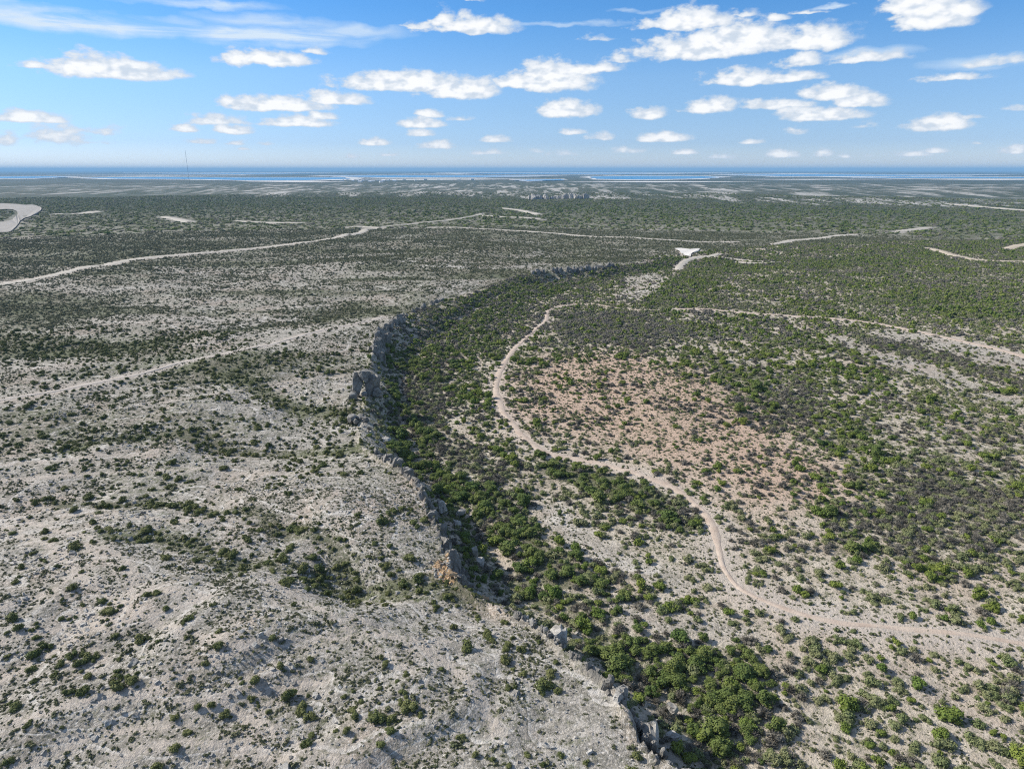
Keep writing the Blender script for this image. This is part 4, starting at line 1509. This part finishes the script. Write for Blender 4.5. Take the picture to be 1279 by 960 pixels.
crag('dark arched crag with a pale hollow at its foot', (456, 506), 4.0,
     [(-2.4, 0.8, 3.2, 2.4, 2.2, 5.2), (2.4, 1.6, 2.6, 2.6, 2.4, 4.6), (0.2, 1.6, 6.0, 3.6, 2.4, 2.4), (0.3, -1.6, 0.3, 1.1, 1.0, 1.4), (-3.2, -3.2, .6, 1.4, 1.5, 1.6), (4.6, 0.4, 0.6, 1.7, 1.5, 1.8)], 3)
crag('pile of grey blocks sunk in brush below the arched crag', (448, 534), 5.0,
     [(-2.0, 0, .6, 1.8, 1.6, 1.7), (0.6, .8, .5, 1.6, 1.5, 1.5), (2.4, -.4, .3, 1.2, 1.4, 1.1), (-.4, -1.9, .2, 1.1, 1.0, 1.0)], 6)
boulder('white angular boulder perched on the slope above the creek trees', (697, 787), 6.0, 2.0, 3, sc_=(1.1, .9, 1.0))
boulder('large white tilted slab standing in cliff shadow beside the creek', (812, 917), 5.5, 2.1, 4, tilt=.5, sc_=(.75, 1.0, 1.5))
boulder('small white boulder among creek trees below the tilted slab', (840, 879), 1.2, .95, 6, sc_=(1.2, .8, .9))
boulder('flat grey boulder at the thicket edge next to the tilted slab', (842, 914), 2.0, 1.0, 8, sc_=(1.4, 1, .7))
boulder('pale block on the rim just above the shaded notch', (771, 876), 8.5, .75, 9)
boulder('pale blocky boulder at the foot of the pillar cliff', (552, 629), 3.5, 1.4, 5, sc_=(.9, .9, 1.3))
boulder('long pale slab lying in brush below the shaded cliff', (575, 635), 1.8, 1.3, 1, sc_=(1.7, .7, .6))
boulder('pair-sized pale boulder in green brush below the shaded cliff', (571, 651), 1.6, 1.05, 2)
boulder('round pale boulder at the crest beside the rubble', (556, 682), 8.0, 1.3, 7)
boulder('pale standing block among the shadowed rubble', (593, 686), 2.6, 1.1, 0, sc_=(.7, .7, 1.4))
boulder('grey boulder in the shade at the rubble edge', (600, 698), 2.0, 1.0, 4)
boulder('chalky flat boulder at the gully mouth under the rubble', (583, 741), 4.0, 1.0, 9, sc_=(1.5, 1, .6))
boulder('broad pale outcrop slab between the crag and the gully', (482, 545), 5.0, 1.8, 2, sc_=(1.5, 1, .6))

# ochre rubble slope at the gully mouth, and its earth
rx, ry = OCHRE_AT
g = np.random.default_rng(77)
n = 900
a, q = g.uniform(0, 6.28, n), np.sqrt(g.random(n))
x, y = rx + np.cos(a) * q * 5.5, ry + np.sin(a) * q * 4.0
half = g.random(n) < .55
s = np.clip(np.exp(g.normal(-1.35, .4, n)), .1, .7)
zz = height(x, y)
scatter('ochre_rubble', 'ochre and brown broken rock spilling from the cliff foot', 'rubble', OCHRE, np.stack([x, y, zz], 1)[half], vec_scale(s[half], g, .8), tilt=.6)
scatter('grey_rubble', 'grey broken rock mixed into the ochre rubble slope', 'rubble', SMALLROCK, np.stack([x, y, zz], 1)[~half], vec_scale(s[~half], g, .8), tilt=.6)

# the far white bluff: a row of pale crags on the flats
for k, (u0, u1, v, lab) in enumerate(((655, 690, 249, 'grey rocky bluff rising from the far flats beside a white bluff'),
                                      (690, 735, 248.5, 'white rocky bluff rising from the far flats above dark scrub'))):
    (xa, ya), (xb, yb) = ground_px([(u0, v), (u1, v)])
    e = link('limestone_bluff', None)
    e.location = ((xa + xb) / 2, (ya + yb) / 2, h1((xa + xb) / 2, (ya + yb) / 2))
    tag(e, lab, 'bluff')
    g = np.random.default_rng(60 + k)
    for i in range(16):
        f = g.random()
        o = link('rock_block', ROCKS[int(g.integers(0, 10))], e)
        o.location = ((f - .5) * (xb - xa), g.uniform(-25, 25), 2)
        o.scale = (g.uniform(5, 9), g.uniform(5, 9), g.uniform(8, 17))
        o.rotation_euler = (0, 0, g.uniform(0, 6.28))

# ------------------------------------------------------------------ white houses by the lake, the radio mast
M_WALL = plain_material('white_wall', (0.78, 0.77, 0.74))
M_ROOF = plain_material('pale_metal_roof', (0.66, 0.67, 0.68), .5)
WALLM = mesh_np('wall', [(-1, -1, 0), (1, -1, 0), (1, 1, 0), (-1, 1, 0), (-1, -1, 1), (1, -1, 1), (1, 1, 1), (-1, 1, 1)],
                [(0, 1, 5, 4), (1, 2, 6, 5), (2, 3, 7, 6), (3, 0, 4, 7)], [M_WALL])
ROOFM = bpy.data.meshes.new('roof')
ROOFM.from_pydata([(-1.08, -1.1, .97), (1.08, -1.1, .97), (1.08, 1.1, .97), (-1.08, 1.1, .97), (-1.08, 0, 1.55), (1.08, 0, 1.55)], [],
                  [(0, 1, 5, 4), (2, 3, 4, 5), (0, 4, 3), (1, 2, 5), (3, 2, 1, 0)])
ROOFM.materials.append(M_ROOF)
g = np.random.default_rng(88)
HOUSES = [(427, 226.6), (434, 226.0), (441, 227.0), (447, 226.2), (453, 226.8), (459, 226.1), (466, 227.1), (472, 226.4), (479, 226.9), (485, 226.2), (493, 226.7), (450, 228.2), (462, 228.0), (476, 228.4),
          (505, 225.6), (519, 226.2), (531, 225.4), (548, 225.8), (573, 224.9), (590, 225.1)]
for (u, v) in HOUSES:
    (x, y), = ground_px([(u, v)])
    e = link('white_house', None)
    e.location = (x, y, max(h1(x, y), 5.6 if y > 4300 else 0) - .2)
    e.rotation_euler = (0, 0, g.uniform(-.5, .5))
    e.scale = (g.uniform(8, 15), g.uniform(6, 9), g.uniform(5, 8))
    link('wall', WALLM, e)
    link('roof', ROOFM, e)
    tag(e, 'tiny white house with pale roof in the settlement by the far lake', 'house', 'white houses by the far lake')

(x, y), = ground_px([(237, 231.0)])
zb = h1(x, y)
dd = px_dir(240, 188)
ztop = CAMZ + dd[2] / dd[1] * y
Hm = ztop - zb
M_STEEL = plain_material('mast_steel', (0.20, 0.20, 0.22), .6)
e = link('radio_mast', None)
e.location = (x, y, zb)
tag(e, 'tall thin guyed radio mast standing above the horizon', 'mast')


def bar(a, b, r, seg=4):
    a, b = np.array(a, float), np.array(b, float)
    d = unit(b - a)
    s = unit(np.cross(d, [0.3, 0.9, 0.1]))
    w_ = np.cross(d, s)
    V = [c + (s * math.cos(2 * math.pi * k / seg) + w_ * math.sin(2 * math.pi * k / seg)) * r for c in (a, b) for k in range(seg)]
    return V, [(k, (k + 1) % seg, seg + (k + 1) % seg, seg + k) for k in range(seg)]


V, Fq = [], []
for k in range(3):                                    # lattice: three chords and zigzag braces
    q0, q1 = 2.094 * k, 2.094 * (k + 1)
    r_ = 1.1
    for aa, bb, rr_ in [((math.cos(q0) * r_, math.sin(q0) * r_, 0), (math.cos(q0) * r_, math.sin(q0) * r_, Hm), .22)] + \
            [((math.cos(q0 if j % 2 else q1) * r_, math.sin(q0 if j % 2 else q1) * r_, Hm * j / 40), (math.cos(q1 if j % 2 else q0) * r_, math.sin(q1 if j % 2 else q0) * r_, Hm * (j + 1) / 40), .1) for j in range(40)]:
        v_, f_ = bar(aa, bb, rr_)
        Fq += [tuple(i + len(V) for i in ff) for ff in f_]
        V += v_
link('lattice_tower', mesh_np('lattice_tower', V, Fq, [M_STEEL]), e)
for k in range(3):
    for fr in (.45, .9):
        v_, f_ = bar((0, 0, Hm * fr), (math.cos(2.094 * k + .5) * Hm * .55, math.sin(2.094 * k + .5) * Hm * .55, 0), .07)
        link('guy_wire', mesh_np('guy_wire', v_, f_, [M_STEEL]), e)

# ------------------------------------------------------------------ haze
HZ0, HZ1 = -12.0, max(ztop, CAMZ) + 6
hv = [(-71000, -7000, HZ0), (71000, -7000, HZ0), (71000, 66000, HZ0), (-71000, 66000, HZ0), (-71000, -7000, HZ1), (71000, -7000, HZ1), (71000, 66000, HZ1), (-71000, 66000, HZ1)]
hm = bpy.data.meshes.new('haze')
hm.from_pydata(hv, [], [(3, 2, 1, 0), (4, 5, 6, 7), (0, 1, 5, 4), (1, 2, 6, 5), (2, 3, 7, 6), (3, 0, 4, 7)])
mh = bpy.data.materials.new('haze')
mh.use_nodes = True
mh.node_tree.nodes.clear()
t = NT(mh.node_tree)
pv = t.new('ShaderNodeVolumePrincipled')
pv.inputs['Color'].default_value = (0.30, 0.57, 0.86, 1)
pv.inputs['Density'].default_value = 0.5 / 9000
pv.inputs['Anisotropy'].default_value = 0.0
out = t.new('ShaderNodeOutputMaterial')
t.l.new(pv.outputs[0], out.inputs['Volume'])
hm.materials.append(mh)
tag(link('haze', hm), 'thin blue haze softening the far country', 'haze', None, 'stuff')
